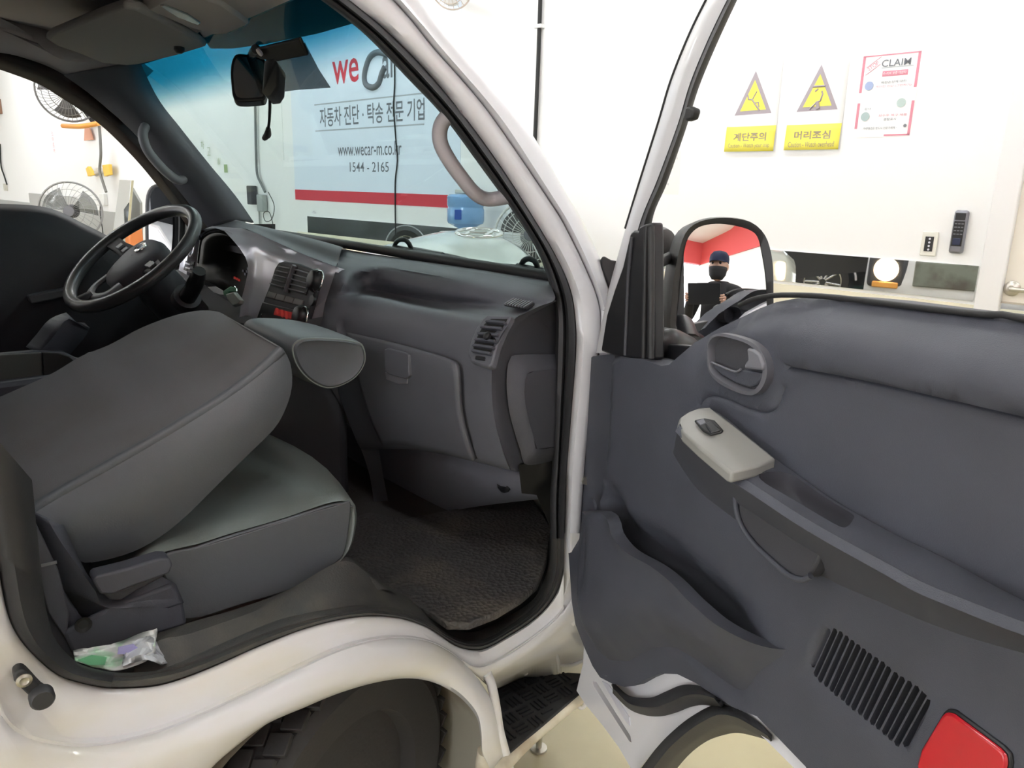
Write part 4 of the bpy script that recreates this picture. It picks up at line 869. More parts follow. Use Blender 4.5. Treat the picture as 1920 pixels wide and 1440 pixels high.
# headliner and roof shell
hl = loft('headliner', [[np.array([x_, .60+.03*(1-(x_/.7)**2), 1.728]) for x_ in np.linspace(-.72, .70, 9)], [np.array([x_, .50, 1.768]) for x_ in np.linspace(-.74, .715, 9)], [np.array([x_, .25, 1.80]) for x_ in np.linspace(-.745, .72, 9)], [np.array([x_, -.15, 1.80]) for x_ in np.linspace(-.745, .72, 9)]], M['headliner'], truck, 24, solid=.01)
loft('roof_panel', [[np.array([x_, .585, 1.745]) for x_ in np.linspace(-.73, .70, 9)], [np.array([x_, .48, 1.82]) for x_ in np.linspace(-.75, .73, 9)], [np.array([x_, .2, 1.87]) for x_ in np.linspace(-.76, .745, 9)], [np.array([x_, -.2, 1.87]) for x_ in np.linspace(-.76, .745, 9)]], M['white'], truck, 24, solid=.01)
plate('cab_rear_wall', [np.array([-.80, -.16, .45]), np.array([.80, -.16, .45]), np.array([.80, -.16, 1.2]), np.array([.73, -.16, 1.84]), np.array([-.76, -.16, 1.84])], (0, -.05, 0), M['plastic_d'], truck)
plate('b_pillar_trim', [np.array([.79, -.16, .70]), np.array([.79, .0, .70]), np.array([.79, .0, 1.2]), np.array([.70, .0, 1.8]), np.array([.70, -.16, 1.8]), np.array([.79, -.16, 1.2])], (-.03, 0, 0), M['plastic'], truck)
# sun visor, overhead console, roof lamp
vis = LZ([(86, 74), (95, 66), (140, 48), (200, 24), (232, 15), (262, 20), (330, 55), (372, 78), (386, 88), (330, 105), (262, 121), (240, 123), (190, 118), (140, 98), (105, 86)], 1.705)
vm = mat('visor_vinyl', (.34, .315, .31), .85, bump=.3, bscale=500)
plate('sun_visor', vis, (0, .004, .018), vm, truck, .007, bevseg=3)
lathe('visor_clip', Z(336, 88, 1.705), (0, -.1, -1), [(.012, 0), (.012, .008), (.006, .014), (0, .014)], M['plastic_b'], truck, 14)
oc = LZ([(268, 20), (300, 2), (330, -20), (420, 10), (470, 45), (455, 62), (400, 66), (345, 50), (295, 28)], 1.715)
plate('overhead_console', oc, (0, 0, .04), M['headliner'], truck, .008)
plate('reading_lamp', LZ([(300, 12), (308, 10), (352, 28), (376, 44), (372, 48), (330, 32)], 1.712), (0, 0, .006), mat('lamp_lens', (.25, .25, .25), .2), truck, .002)
pv = LZ([(372, 60), (380, -40), (640, -80), (740, -30), (725, 10), (692, 38), (600, 64), (500, 84), (440, 92), (392, 92)], 1.722)
plate('headliner_front', pv, (0, .004, .018), M['headliner'], truck, .006)  # headliner brought down to the top edge of the windscreen
# inside mirror and dash camera
im = empty('inside_mirror', X(470, 140, .02)); setparent(im, truck)
imc = X(470, 148, .02); ia = RT*math.cos(.25)+FW*math.sin(.25); ia /= np.linalg.norm(ia); iu = UP-ia*(UP@ia); iu /= np.linalg.norm(iu); iz = np.cross(ia, iu)
mo = [(-.040, -.02), (-.037, -.042), (-.024, -.052), (.020, -.046), (.032, -.038), (.036, 0), (.034, .036), (.022, .050), (-.024, .054), (-.038, .04), (-.042, .01)]
ml_ = catmull([(*p, 0) for p in mo], True, 3)
plate('mirror_shell', [imc+ia*p[0]+iu*p[1] for p in ml_], -iz*.035, M['plastic_b'], im, .008, bevseg=3)
plate('mirror_glass', [imc+ia*p[0]*.86+iu*p[1]*.86+iz*.0025 for p in ml_], -iz*.002, mat('tinted_mirror', (.45, .45, .47), .08, 1.0), im)
tube('mirror_arm', [imc-iz*.02, imc-iz*.03+UZ*.05, WSP(480, 92, .01)], .010, M['plastic_b'], im, 8, n=10)
dc = empty('dash_camera', X(508, 140, .02), 'black dash camera hanging from the windscreen beside the inside mirror', 'dash camera')
dcb = WSP(505, 130, .06)
plate('camera_body', [WSP(x_, y_, .10) for x_, y_ in ((494, 112), (515, 108), (522, 122), (520, 165), (512, 178), (497, 180), (490, 170))], FW*.05, M['plastic_b'], dc, .004)
plate('camera_bracket', [WSP(x_, y_, .012) for x_, y_ in ((476, 92), (560, 72), (575, 105), (520, 116), (490, 112), (470, 104))], -WSN*.008, M['black'], dc, .003)
lathe('bracket_screw', WSP(488, 97, .016), WSN, [(.008, 0), (.008, .004), (0, .005)], M['silver'], dc, 14)
tube('camera_cable', [WSP(x_, y_, .09) for x_, y_ in ((506, 178), (506, 200), (505, 225), (503, 242))], .003, M['black'], dc, 8, n=14)
tube('cable_plug', [WSP(503, 241, .09), WSP(502, 252, .09), WSP(496, 259, .09)], [.005, .008, .006], M['black'], dc, 8)
# translucent film stuck on the screen around the mirror foot
film = glassmat('film_grey', (.34, .35, .36), .04)
tag(plate('screen_film', [WSP(x_, y_, .006) for x_, y_ in ((500, 100), (572, 80), (598, 130), (620, 164), (560, 168), (512, 174), (498, 150))], WSN*.001, film, None, smooth=False), 'grey translucent film stuck inside the windscreen by the mirror', 'film')
haze = glassmat('sticker_haze', (.90, .91, .88), .10, rough=.4)
# grab handles
def grab(path, r, m_, ends, name='grab_handle'):
    h = tube(name, path, r, m_, truck, 12, n=36)
    for p, ax in ends: lathe('handle_foot', p, ax, [(r*1.9, -.004), (r*1.9, .004), (r*1.4, .012), (0, .012)], m_, h, 18)
    return h
grab([X(*p) for p in ((872, 206, .745), (842, 216, .72), (826, 238, .705), (826, 268, .70), (842, 300, .70), (866, 334, .70), (888, 360, .70), (910, 373, .70), (935, 372, .712), (962, 366, .745))], .0125, M['grab'], [])
grab([X(*p) for p in ((283, 232, -.685), (272, 238, -.665), (268, 256, -.655), (277, 282, -.65), (297, 308, -.65), (318, 328, -.655), (335, 338, -.665), (348, 334, -.68))], .0135, mat('grab_grey', (.30, .30, .315), .5), [(X(283, 230, -.69), (1, -.3, 0)), (X(351, 332, -.69), (1, -.3, 0))])
# far front pillar trim
loft('far_pillar_trim', [LX([(254, 108), (292, 186), (338, 246), (388, 309), (438, 369), (472, 418)], -.67), LX([(225, 120), (262, 187), (305, 247), (350, 300), (400, 360), (440, 412)], -.655), LX([(120, 140), (187, 187), (235, 229), (267, 262), (300, 310), (333, 350), (367, 393), (393, 427)], -.70)], M['pillar'], truck, 40, solid=.012, angle=70)
loft('far_pillar_skin', [LX([(252, 112), (288, 190), (333, 250), (383, 313), (430, 371), (462, 418)], -.74), LX([(200, 150), (240, 200), (280, 250), (330, 310), (380, 375), (410, 425)], -.78)], M['white'], truck, 20, solid=.008)
plate('roof_side_rail', [np.array([-.765, -.2, 1.70]), np.array([-.765, .30, 1.70]), np.array([-.765, .58, 1.66]), np.array([-.765, .64, 1.72]), np.array([-.765, .5, 1.82]), np.array([-.765, -.2, 1.86])], (-.02, 0, 0), M['headliner'], truck)
loft('far_header_trim', [[np.array([-.70, -.15, 1.80]), np.array([-.70, .1, 1.80]), np.array([-.70, .35, 1.79]), np.array([-.69, .62, 1.735])], LX([(-40, 20), (40, 60), (120, 110), (250, 118)], -.68), LX([(-40, 60), (40, 85), (100, 112), (180, 160)], -.70), LX([(-40, 92), (40, 104), (133, 143), (233, 229)], -.715)], M['headliner'], truck, 24, solid=.01)
WT_ = [(-40, 78), (20, 95), (76, 118), (133, 150), (187, 190), (235, 232), (267, 266), (300, 314), (333, 354), (375, 405)]
tube('far_door_seal', LX(WT_, -.725), .010, M['seal'], truck, 8, n=50)
tube('far_pillar_strip', LX([(x_+9, y_-4) for x_, y_ in WT_[3:]], -.715), .003, mat('dull_strip', (.18, .18, .18), .4, .5), truck, 6, n=40)
FO = [(-40, 108), (0, 122), (76, 151), (113, 174), (165, 207), (212, 245), (280, 316), (310, 350), (335, 385), (372, 440)]
FI = [(-40, 84), (20, 100), (76, 122), (133, 154), (187, 194), (235, 236), (267, 270), (300, 318), (333, 358), (384, 430)]
dfm = mat('far_door_frame', (.055, .035, .028), .5, col2=(.03, .03, .03), nscale=6)
fd = empty('driver_door', (-.78, .3, .6)); setparent(fd, truck)
loft('door_frame', [LX(FI, -.735), LX([((a[0]+b[0])/2, (a[1]+b[1])/2) for a, b in zip(FI, FO)], -.73), LX(FO, -.745)], dfm, fd, 40, solid=.02)
plate('green_patch', LX([(150, 178), (165, 180), (200, 212), (192, 220), (178, 212)], -.727), (-.002, 0, 0), mat('patch_green', (.02, .09, .02), .6), fd)  # small dull green patch on the far door frame
FB = [(-80, 400), (0, 401), (66, 404), (104, 413), (142, 432), (175, 448), (200, 462), (260, 500), (330, 540)]
fp = loft('door_trim', [LX(FB, -.76), LX([(x_, y_+8) for x_, y_ in FB], -.735), LX([(-80, 440), (0, 440), (60, 444), (104, 455), (142, 470), (175, 485), (200, 498), (260, 530), (330, 560)], -.72), LX([(-80, 560), (0, 560), (66, 560), (104, 560), (142, 565), (175, 575), (200, 580), (260, 600), (330, 620)], -.725), LX([(-80, 800), (0, 800), (66, 800), (104, 800), (142, 800), (175, 800), (200, 800), (260, 800), (330, 800)], -.72)], M['plastic_d'], fd, 40, solid=.03)
tube('belt_seal', LX([(x_, y_-1) for x_, y_ in FB], -.757), .007, M['rubber'], fd, 8, n=30)
tube('door_handle_rim', LX([(62, 452), (70, 447), (120, 446), (138, 456), (144, 474)], -.715), .004, M['plastic'], fd, 8, n=20)
plate('door_armrest', LX([(52, 556), (90, 547), (135, 539), (140, 552), (100, 562), (58, 570)], -.66), (-.06, 0, 0), M['handle'], fd, .004)
plate('door_shell', [np.array([-.80, -.12, .55]), np.array([-.80, .84, .55]), np.array([-.80, .84, 1.05]), np.array([-.80, .50, 1.15]), np.array([-.80, .30, 1.24]), np.array([-.80, -.12, 1.25])], (-.08, 0, 0), M['white'], fd, .01)
# far door mirror
fm = empty('driver_mirror', DEP(303, 400, 2.55)); setparent(fm, truck)
fmo = [(270, 400), (272, 365), (282, 347), (298, 343), (318, 346), (330, 362), (334, 400), (330, 470), (320, 500), (285, 500), (272, 480)]
def FMP(px, py, o=0): return HP(px, py, DEP(303, 400, 2.55)-o*FW, FW*np.array([1, 1, 0])*.93+RT*np.array([1, 1, 0])*.10)
plate('mirror_shell', [FMP(p[0], p[1]) for p in catmull([(*p, 0) for p in fmo], True, 3)], FW*.07, M['plastic_b'], fm, .01)
fg = [(279, 402), (281, 372), (289, 354), (300, 350), (313, 353), (321, 368), (324, 400), (322, 465), (312, 490), (288, 490), (280, 470)]
plate('mirror_glass', [FMP(p[0], p[1], .006) for p in catmull([(*p, 0) for p in fg], True, 3)], FW*.003, M['carmirror'], fm)
tube('quarter_frame', LX([(338, 345), (340, 380), (341, 430), (338, 480)], -.75), .010, M['rubber'], fd, 8, n=16)
tube('quarter_frame', LX([(345, 350), (352, 385), (362, 420), (375, 450)], -.745), .006, M['pillar'], fd, 8, n=16)
# truck front skin below the screen (seen in the wall mirror)
loft('truck_nose', [[np.array([x_, 1.12-.05*abs(x_)**3, 1.20]) for x_ in np.linspace(-.86, .86, 9)], [np.array([x_, 1.20-.10*abs(x_)**3, 1.0]) for x_ in np.linspace(-.87, .87, 9)], [np.array([x_, 1.24-.10*abs(x_)**3, .75]) for x_ in np.linspace(-.87, .87, 9)], [np.array([x_, 1.26-.10*abs(x_)**3, .35]) for x_ in np.linspace(-.87, .87, 9)]], M['white'], truck, 30, solid=.01)
plate('front_bumper', [np.array([x_, 1.285-.10*abs(x_)**3, .32]) for x_ in np.linspace(-.87, .87, 9)]+[np.array([x_, 1.10, .32]) for x_ in (.87, -.87)], (0, 0, .26), M['plastic_d'], truck, .02)
for s in (-1, 1):
    box('headlight_bezel', (s*.70, 1.165, .82), (.30, .12, .27), M['plastic_d'], truck, None, .035, 3)
    lathe('headlight_lens', (s*.705, 1.215, .835), (0, 1, 0), [(.10, 0), (.09, .018), (.05, .03), (0, .034)], mat('headlight_lit', (1, .9, .75), .3, emis=(1.0, .74, .42), estr=7.0), truck, 28)
    box('turn_lens', (s*.70, 1.222, .71), (.20, .03, .05), mat('amber_lens', (.75, .35, .08), .2), truck, None, .01)
box('nose_panel', (-.10, 1.245, .82), (.78, .02, .20), mat('nose_plastic', (.20, .22, .19), .4, col2=(.10, .09, .08), nscale=5), truck, None, .008)
np_ = box('number_plate', (.10, 1.31, .56), (.44, .012, .12), mat('plate_white', (.85, .82, .70), .4), truck, None, .003)
text('plate_lettering', '48', (.02, 1.318, .56), (-1, 0, 0), UZ, .075, M['black'], truck, .11, .01)
plate('left_body_side', [np.array([-.87, 1.1, .4]), np.array([-.87, 1.1, 1.2]), np.array([-.87, .85, 1.2]), np.array([-.87, .85, .4])], (.02, 0, 0), M['white'], truck)
plate('right_corner_panel', [np.array([.855, 1.14, .40]), np.array([.855, 1.10, 1.2]), np.array([.845, .97, 1.2]), np.array([.845, .97, .40])], (-.02, 0, 0), M['white'], truck)
# ------------------------------------------------------------------ PASSENGER DOOR (open)
door = empty('passenger_door', DPT(0.4, .45)); setparent(door, truck)
TRIM = [(1104, 674), (1112, 668), (1127, 664), (1170, 672), (1203, 674), (1240, 686), (1254, 684), (1268, 672), (1292, 644), (1317, 616), (1342, 597), (1375, 580), (1405, 568), (1442, 561), (1480, 559), (1530, 562), (1590, 568), (1725, 587), (1834, 600), (1920, 610)]
BOT = [(1511, 1438), (1465, 1390), (1419, 1343), (1376, 1327), (1341, 1305), (1305, 1281), (1270, 1264), (1238, 1263), (1210, 1274), (1189, 1286), (1171, 1288), (1146, 1281), (1125, 1270), (1111, 1249), (1097, 1217), (1079, 1171), (1072, 1128), (1069, 1080), (1070, 1036), (1074, 994), (1082, 972), (1088, 930), (1089, 897), (1092, 850), (1094, 815), (1091, 785), (1093, 755), (1101, 713), (1104, 690)]
tl = DL(TRIM[:2], -.03)+DL(TRIM[2:]); bl_ = [duz(p[0], p[1], -.03*smst(.72, .79, duz(*p)[1]) if p[0] < 1120 else 0) for p in BOT]
out = tl+[(.97, tl[-1][1]-.005), (.985, 1.20), (.99, .95), (.985, .82), (.90, .76), (.80, .74), (.66, .70)]+bl_
belt = DL(TRIM[8:])+[(.97, tl[-1][1]-.005)]
SEAM = catmull([(*p, 0) for p in DL([(1478, 688), (1560, 703), (1650, 721), (1760, 746), (1920, 783), (2100, 828)])], False, 4); SEAM = [(p[0], p[1]) for p in SEAM if p[0] < .95]
ARMW = DL([(1290, 770), (1311, 763), (1352, 776), (1400, 815), (1455, 860), (1560, 935), (1671, 998), (1779, 1050), (1861, 1096), (1920, 1126), (2050, 1190)])
HSE = [(p[0], p[1]) for p in catmull([(*p, 0) for p in DL([(1311, 759), (1319, 748), (1335, 742), (1365, 750), (1392, 763), (1428, 773), (1446, 770), (1457, 757), (1468, 727)])], False, 4)]
LIP = DL([(1122, 962), (1143, 976), (1150, 1001), (1168, 1026), (1189, 1042), (1224, 1061), (1260, 1089), (1295, 1125), (1330, 1157), (1359, 1185), (1387, 1213), (1412, 1228), (1447, 1231), (1470, 1227)])
FRONT_IN = DL([(1145, 690), (1143, 760), (1140, 830), (1130, 900), (1120, 960)])
SLB = [1550, 1562, 1573, 1584, 1595, 1606, 1617, 1628, 1640, 1652, 1663, 1676, 1689, 1702, 1716, 1729, 1739]
slot_t = [(555, 490), (600, 490), (640, 510), (680, 540), (720, 570), (760, 600), (800, 630), (840, 660), (885, 690), (930, 720), (970, 755), (1020, 795), (1065, 825), (1115, 855), (1165, 890), (1215, 925), (1250, 985)]
slot_b = [(440, 735), (460, 800), (490, 840), (530, 870), (570, 905), (600, 935), (645, 965), (680, 1000), (720, 1035), (765, 1065), (805, 1100), (850, 1135), (890, 1165), (935, 1205), (975, 1240), (1020, 1280), (1080, 1290)]
cv = lambda p: (1400+p[0]/3.692, 1050+p[1]/3.692)
slots = []
for a, b in zip(slot_t, slot_b):
    A = np.array(duz(*cv(a))); B = np.array(duz(*cv(b))); d_ = (B-A)/np.linalg.norm(B-A); n2 = np.array([-d_[1], d_[0]])*.0030
    slots.append([tuple(A+n2), tuple(A-d_*.002), tuple(A-n2), tuple(B-n2), tuple(B+d_*.002), tuple(B+n2)])
GR = [(p[0], p[1]) for p in DL([(1512, 1255), (1540, 1180), (1560, 1172), (1640, 1225), (1745, 1310), (1740, 1335), (1700, 1405), (1680, 1405), (1590, 1335), (1518, 1275)])]
LIP3 = DL([(1122, 962), (1143, 976), (1150, 1001), (1168, 1026), (1189, 1042), (1224, 1061), (1260, 1089), (1295, 1125), (1330, 1157), (1359, 1185), (1387, 1213), (1412, 1228), (1447, 1231), (1470, 1227)], .040)
def dw(u, v):
    w_ = 0.0
    db = segdist((u, v), belt)
    if u > .26: w_ -= .040*(1-smst(0, .055, db))**2*smst(.26, .34, u)
    # padded upper roll above the seam
    ds = segdist((u, v), SEAM)
    sv = np.interp(u, [p[0] for p in SEAM], [p[1] for p in SEAM])
    if v > sv and u > SEAM[0][0]-.03:
        k = smst(SEAM[0][0]-.03, SEAM[0][0]+.03, u)
        w_ += k*.012*smst(0, .004, v-sv)*(1-smst(.02, .09, v-sv))
    w_ -= .004*(1-smst(0, .0025, ds))
    w_ -= .004*(1-smst(0, .003, segdist((u, v), HSE)))
    # panel falls back towards the hinge edge
    fi = np.interp(v, [p[1] for p in FRONT_IN][::-1], [p[0] for p in FRONT_IN][::-1])
    w_ -= (.030*(1-smst(-.014, .0, u-fi))+.012*math.exp(-((u-fi+.018)/.009)**2))*smst(.72, .79, v)
    # recess behind the map pocket
    dl = segdist((u, v), LIP)
    lv_ = np.interp(u, [p[0] for p in LIP[3:]], [p[1] for p in LIP[3:]]) if u > LIP[3][0] else .9
    fade = smst(.06, .09, u)*(1-smst(.40, .50, u))
    if v > lv_-.01: w_ -= .028*(1-smst(0.02, .075, dl))*fade
    else: w_ -= .028*fade*(1-smst(.05, .09, lv_-v))
    # flat field around the loudspeaker grille
    if inside((u, v), GR): w_ -= .003
    return w_
pan = relief('door_trim_panel', out, DPT, dw, M['plastic'], door, .0135, holes=slots, lines=[SEAM, [(a, b+.0025) for a, b in SEAM], [(a, b-.0025) for a, b in SEAM], HSE, [(a, b+.003) for a, b in HSE], [(a, b-.003) for a, b in HSE]], edge=.045, angle=60)
plate('speaker_backing', [DPT(a, b, -.014) for a, b in GR], -DN*.004, M['black'], door)
# map pocket: bulged outer wall, open at its upper edge
PKO = [(1082, 968), (1092, 960), (1105, 957)]
pk = DL(PKO)+[(p[0], p[1]) for p in catmull([(*p, 0) for p in LIP3], False, 3)]+DL([(1490, 1232), (1500, 1245), (1496, 1275), (1470, 1300), (1430, 1318), (1385, 1322), (1345, 1301), (1305, 1277), (1270, 1260), (1238, 1259), (1210, 1270), (1189, 1282), (1171, 1284), (1146, 1277), (1127, 1266), (1114, 1247), (1100, 1217), (1083, 1171), (1075, 1128), (1072, 1080), (1073, 1036), (1077, 994)])
lipl = LIP3[1:-1]; rest = DL([(1500, 1245), (1496, 1275), (1470, 1300), (1430, 1318), (1385, 1322), (1345, 1301), (1305, 1277), (1270, 1260), (1238, 1259), (1210, 1270), (1189, 1282), (1146, 1277), (1114, 1247), (1083, 1171), (1072, 1080), (1077, 994), (1082, 968)])
def pw(u, v):
    d1 = segdist((u, v), rest); d2 = segdist((u, v), lipl)
    base = -.012+.050*smst(0, .11, d1)
    base += .006*math.exp(-(d2/.012)**2)
    x1 = .045+.02*math.sin((v-.6)*9); base -= .010*math.exp(-((u-x1)/.012)**2)*smst(.70, .78, v)
    return base
relief('map_pocket', pk, DPT, pw, M['plastic'], door, .012, edge=.022, angle=60)
plate('pocket_liner', [DPT(a, b, -.035) for a, b in [(p[0], p[1]+.035) for p in LIP]+[(p[0], p[1]-.05) for p in LIP[::-1]]], -DN*.003, M['black'], door)
# armrest: wall line -> front edge, switch plate at its front
FRN = DL([(1272, 800), (1278, 806), (1311, 840), (1365, 884), (1400, 906), (1446, 936), (1500, 971), (1560, 1006), (1617, 1037), (1665, 1063), (1725, 1096), (1806, 1129), (1888, 1161), (1920, 1172), (2000, 1205)], .062)
AW = DL([(1285, 775), (1311, 764), (1352, 777), (1400, 816), (1455, 861), (1505, 897), (1560, 936), (1671, 999), (1779, 1051), (1861, 1097), (1920, 1127), (2000, 1170)])
n_ = 50
top = [DPT(*p, 0.001) for p in AW]; top = resample(top, n_)
frn = resample([DPT(*p, .062) for p in FRN], n_)
und = [DPT(p[0], p[1], .055) for p in DL([(1270, 808), (1275, 816), (1308, 852), (1360, 898), (1440, 948), (1495, 984), (1556, 1020), (1634, 1062), (1720, 1108), (1800, 1142), (1884, 1174), (1920, 1184), (2000, 1216)], .055)]
und = resample(und, n_)
bw_ = resample([DPT(p[0], p[1], .0) for p in DL([(1262, 850), (1280, 880), (1310, 920), (1360, 960), (1430, 1010), (1490, 1050), (1560, 1090), (1640, 1125), (1720, 1160), (1800, 1190), (1884, 1215), (1920, 1225), (2000, 1255)], 0)], n_)
# top surface with the grip hole
HOLE = [(1422, 889), (1449, 884), (1484, 889), (1536, 916), (1595, 960), (1601, 973), (1588, 990), (1563, 981), (1481, 933), (1435, 906)]
arm = loft('armrest', [[a*.03+b*.97+UZ*.0018 for a, b in zip(top, frn)], frn, [p+DN*.004-UZ*.006 for p in frn], und, bw_], M['plastic'], door, n_, smooth_rows=False, angle=55)
plate('armrest_end', [top[-1], top[-1]*.5+frn[-1]*.5+UZ*.004, frn[-1], frn[-1]+DN*.004-UZ*.006, und[-1], bw_[-1]], DD*.004, M['plastic'], door)
# grip pocket: bowl sunk in the top surface, the hole's shade put into its colour
def armtop(px, py, o=0.0):
    f_ = 0
    i = min(range(n_), key=lambda k: (top[k][0]-DP(px, py, .03)[0])**2)
    d = frn[i]-top[i]; N_ = np.cross(d, top[min(i+1, n_-1)]-top[max(i-1, 0)]); N_ /= np.linalg.norm(N_)
    if N_[2] < 0: N_ = -N_
    return HP(px, py, (top[i]+frn[i])/2+UZ*.004+N_*o, N_)
ALEN, AWID = float(sum(np.linalg.norm(top[i+1]-top[i]) for i in range(n_-1))), .07
def AT(sm, tm, w_=0.0):
    f = max(0, min(1, sm/ALEN))*(n_-1); i = min(int(f), n_-2); f -= i; t = tm/AWID
    return (top[i]*(1-f)+top[i+1]*f)*(1-t)+(frn[i]*(1-f)+frn[i+1]*f)*t+UZ*(.004*math.sin(math.pi*min(1, t*.9+.06))+w_)
def topx(P): v = P-CAM; d = v@FW; return 960+F_PX*(v@RT)/d, 720-F_PX*(v@UP)/d
_gr = [(i*ALEN/159, j*AWID/29) for i in range(160) for j in range(30)]; _gp = np.array([topx(AT(*q)) for q in _gr])
def ast(px, py):
    k = int(np.argmin((_gp[:, 0]-px)**2+(_gp[:, 1]-py)**2)); return np.array(_gr[k])
hst = [ast(p[0], p[1]) for p in catmull([(*p, 0) for p in HOLE], True, 3)]
hst = [(hst[i-1]+2*hst[i]+hst[(i+1) % len(hst)])/4 for i in range(len(hst))]
hst = [(q[0], max(.008, min(AWID-.010, q[1]))) for q in hst]
ol = [(ALEN*i/40, 0.0) for i in range(41)]+[(ALEN*i/40, AWID*.985) for i in range(40, -1, -1)]
relief('armrest_top', ol, AT, lambda a, b: 0.0, M['plastic'], door, .012, holes=[hst], edge=0, angle=60)
rim_ = [AT(*q) for q in hst]; hcn = sum(rim_)/len(rim_)
gd = mat('grip_shade', (.038, .038, .048), .7)
loft('grip_bowl', [rim_, [hcn+(p-hcn)*.985-UZ*.006 for p in rim_], [hcn+(p-hcn)*.93-UZ*.017 for p in rim_], [hcn+(p-hcn)*.80-UZ*.022 for p in rim_], [hcn+(p-hcn)*.02-UZ*.022 for p in rim_]], gd, door, len(rim_), closed=True, smooth_rows=False, angle=60)
# grey switch plate on the front of the armrest
spx = [(1271, 793), (1274, 784), (1290, 772), (1311, 764), (1332, 768), (1352, 777), (1400, 815), (1455, 860), (1420, 873), (1373, 884), (1365, 883), (1311, 838), (1280, 808)]
swp = [armtop(*p, .009) for p in spx]
tag(plate('switch_plate', swp, -UZ*.014, M['silverplate'], door, .003, bevseg=3), 'light grey window switch plate')
plate('window_switch_frame', [armtop(*p, .0115) for p in ((1302, 787), (1322, 783), (1340, 787), (1357, 806), (1354, 809), (1332, 813), (1318, 806))], -UZ*.003, M['plastic_b'], door, .0015)
plate('window_switch', [armtop(*p, .0135) for p in ((1322, 793), (1333, 789), (1352, 805), (1333, 810))], -UZ*.003, M['plastic_b'], door, .002)
plate('switch_light_edge', [armtop(*p, .0125) for p in ((1306, 789), (1319, 785), (1323, 792), (1314, 796))], -UZ*.002, M['handle'], door)
# pull recess under the armrest
PR_ = DL([(1384, 940), (1384, 965), (1398, 996), (1430, 1035), (1465, 1068), (1493, 1085), (1515, 1085), (1530, 1060), (1542, 1018), (1490, 990), (1440, 965)], .02)
plate('pull_recess', [DPT(p[0], p[1], .030) for p in DL([(1384, 938), (1384, 965), (1398, 996), (1430, 1035), (1465, 1068), (1493, 1085), (1515, 1085), (1530, 1060), (1545, 1025), (1490, 990), (1440, 962)], .030)], -DN*.02, M['plastic_d'], door, .003)
tube('recess_lip', [DPT(*p, .032) for p in DL([(1379, 905), (1380, 950), (1390, 985), (1412, 1018), (1445, 1050), (1480, 1079), (1505, 1087), (1520, 1080)], .032)], .0035, M['plastic'], door, 8, n=30)
# inside handle
HO = [(1330, 655), (1333, 637), (1342, 628), (1360, 625), (1405, 637), (1430, 655), (1442, 680), (1442, 708), (1430, 732), (1411, 741), (1379, 732), (1346, 713), (1332, 690)]
HI = [(1335, 652), (1340, 640), (1348, 634), (1362, 634), (1402, 646), (1422, 662), (1431, 682), (1430, 706), (1421, 724), (1406, 730), (1380, 721), (1352, 705), (1338, 688)]
ho = DL(HO, .006); hi_ = DL(HI, .006)
loft('handle_bezel', [[DPT(*p, .0) for p in ho], [DPT(*p, .010) for p in ho], [DPT(*p, .011) for p in [(a[0]*.4+b[0]*.6, a[1]*.4+b[1]*.6) for a, b in zip(ho, hi_)]], [DPT(*p, .004) for p in hi_], [DPT(*p, -.03) for p in hi_]], mat('bezel_grey', (.105, .105, .12), .5), door, 48, closed=True, angle=50)
plate('handle_cup', [DPT(*p, .002) for p in hi_], -DN*.002, M['plastic_d'], door)
plate('handle_flap', [DPT(*p, .006) for p in DL([(1335, 680), (1350, 686), (1379, 697), (1392, 693), (1428, 699), (1427, 712), (1418, 722), (1405, 727), (1380, 719), (1352, 703), (1338, 690)], .006)], -DN*.006, M['plastic'], door, .002)
plate('handle_lever', [DPT(*p, .014) for p in DL([(1399, 652), (1412, 655), (1423, 663), (1430, 682), (1430, 695), (1393, 691), (1396, 682), (1401, 674)], .014)], -DN*.012, M['handle'], door, .003)
tube('cup_ridge', [DPT(*p, .008) for p in DL([(1334, 679), (1350, 686), (1379, 697), (1390, 692)], .008)], .0016, M['handle'], door, 6, n=14)
# red reflector
rr = DL([(1722, 1432), (1730, 1405), (1768, 1342), (1776, 1335), (1790, 1338), (1876, 1402), (1888, 1415), (1890, 1432), (1880, 1480), (1860, 1520), (1760, 1520), (1730, 1490)], .004)
plate('reflector_rim', [DPT(*p, .003) for p in [(np.array(q)-np.mean(rr, 0))*1.06+np.mean(rr, 0) for q in rr]], -DN*.006, M['plastic_b'], door, .002)
tag(plate('red_reflector', [DPT(*p, .0065) for p in rr], -DN*.005, M['red'], door, .003), 'red reflector low on the door')
# metal lower door with wheel-arch cut-out, seals and drain slots
ARO = [(1206, 1440), (1238, 1401), (1274, 1366), (1309, 1341), (1345, 1325), (1380, 1333), (1415, 1355), (1444, 1383), (1500, 1438), (1560, 1500), (1640, 1600)]
mo_ = DL([(1098, 1225), (1088, 1265), (1081, 1295), (1097, 1320), (1129, 1359), (1160, 1401), (1184, 1442), (1193, 1456)], -.02)
aro = DL(ARO, -.02)
top_ = DL([(1640, 1480), (1560, 1420), (1470, 1340), (1376, 1290), (1270, 1230), (1180, 1250), (1130, 1230)], -.02)
sl1 = DL([(1111, 1277), (1118, 1278), (1182, 1380), (1184, 1392), (1180, 1390), (1113, 1286)], -.02)
sl2 = DL([(1130, 1277), (1142, 1283), (1181, 1345), (1182, 1360), (1174, 1352)], -.02)
def mw(u, v): return -.02+.008*(1-smst(0, .02, segdist((u, v), aro)))
relief('door_lower_metal', mo_+aro+top_, DPT, mw, M['white'], door, .015, holes=[sl1], edge=.03)
plate('drain_slot_backing', [DPT(a, b, -.045) for a, b in [((p[0]-np.mean([q[0] for q in sl1]))*1.2+np.mean([q[0] for q in sl1]), p[1]) for p in sl1]], -DN*.003, M['black'], door)
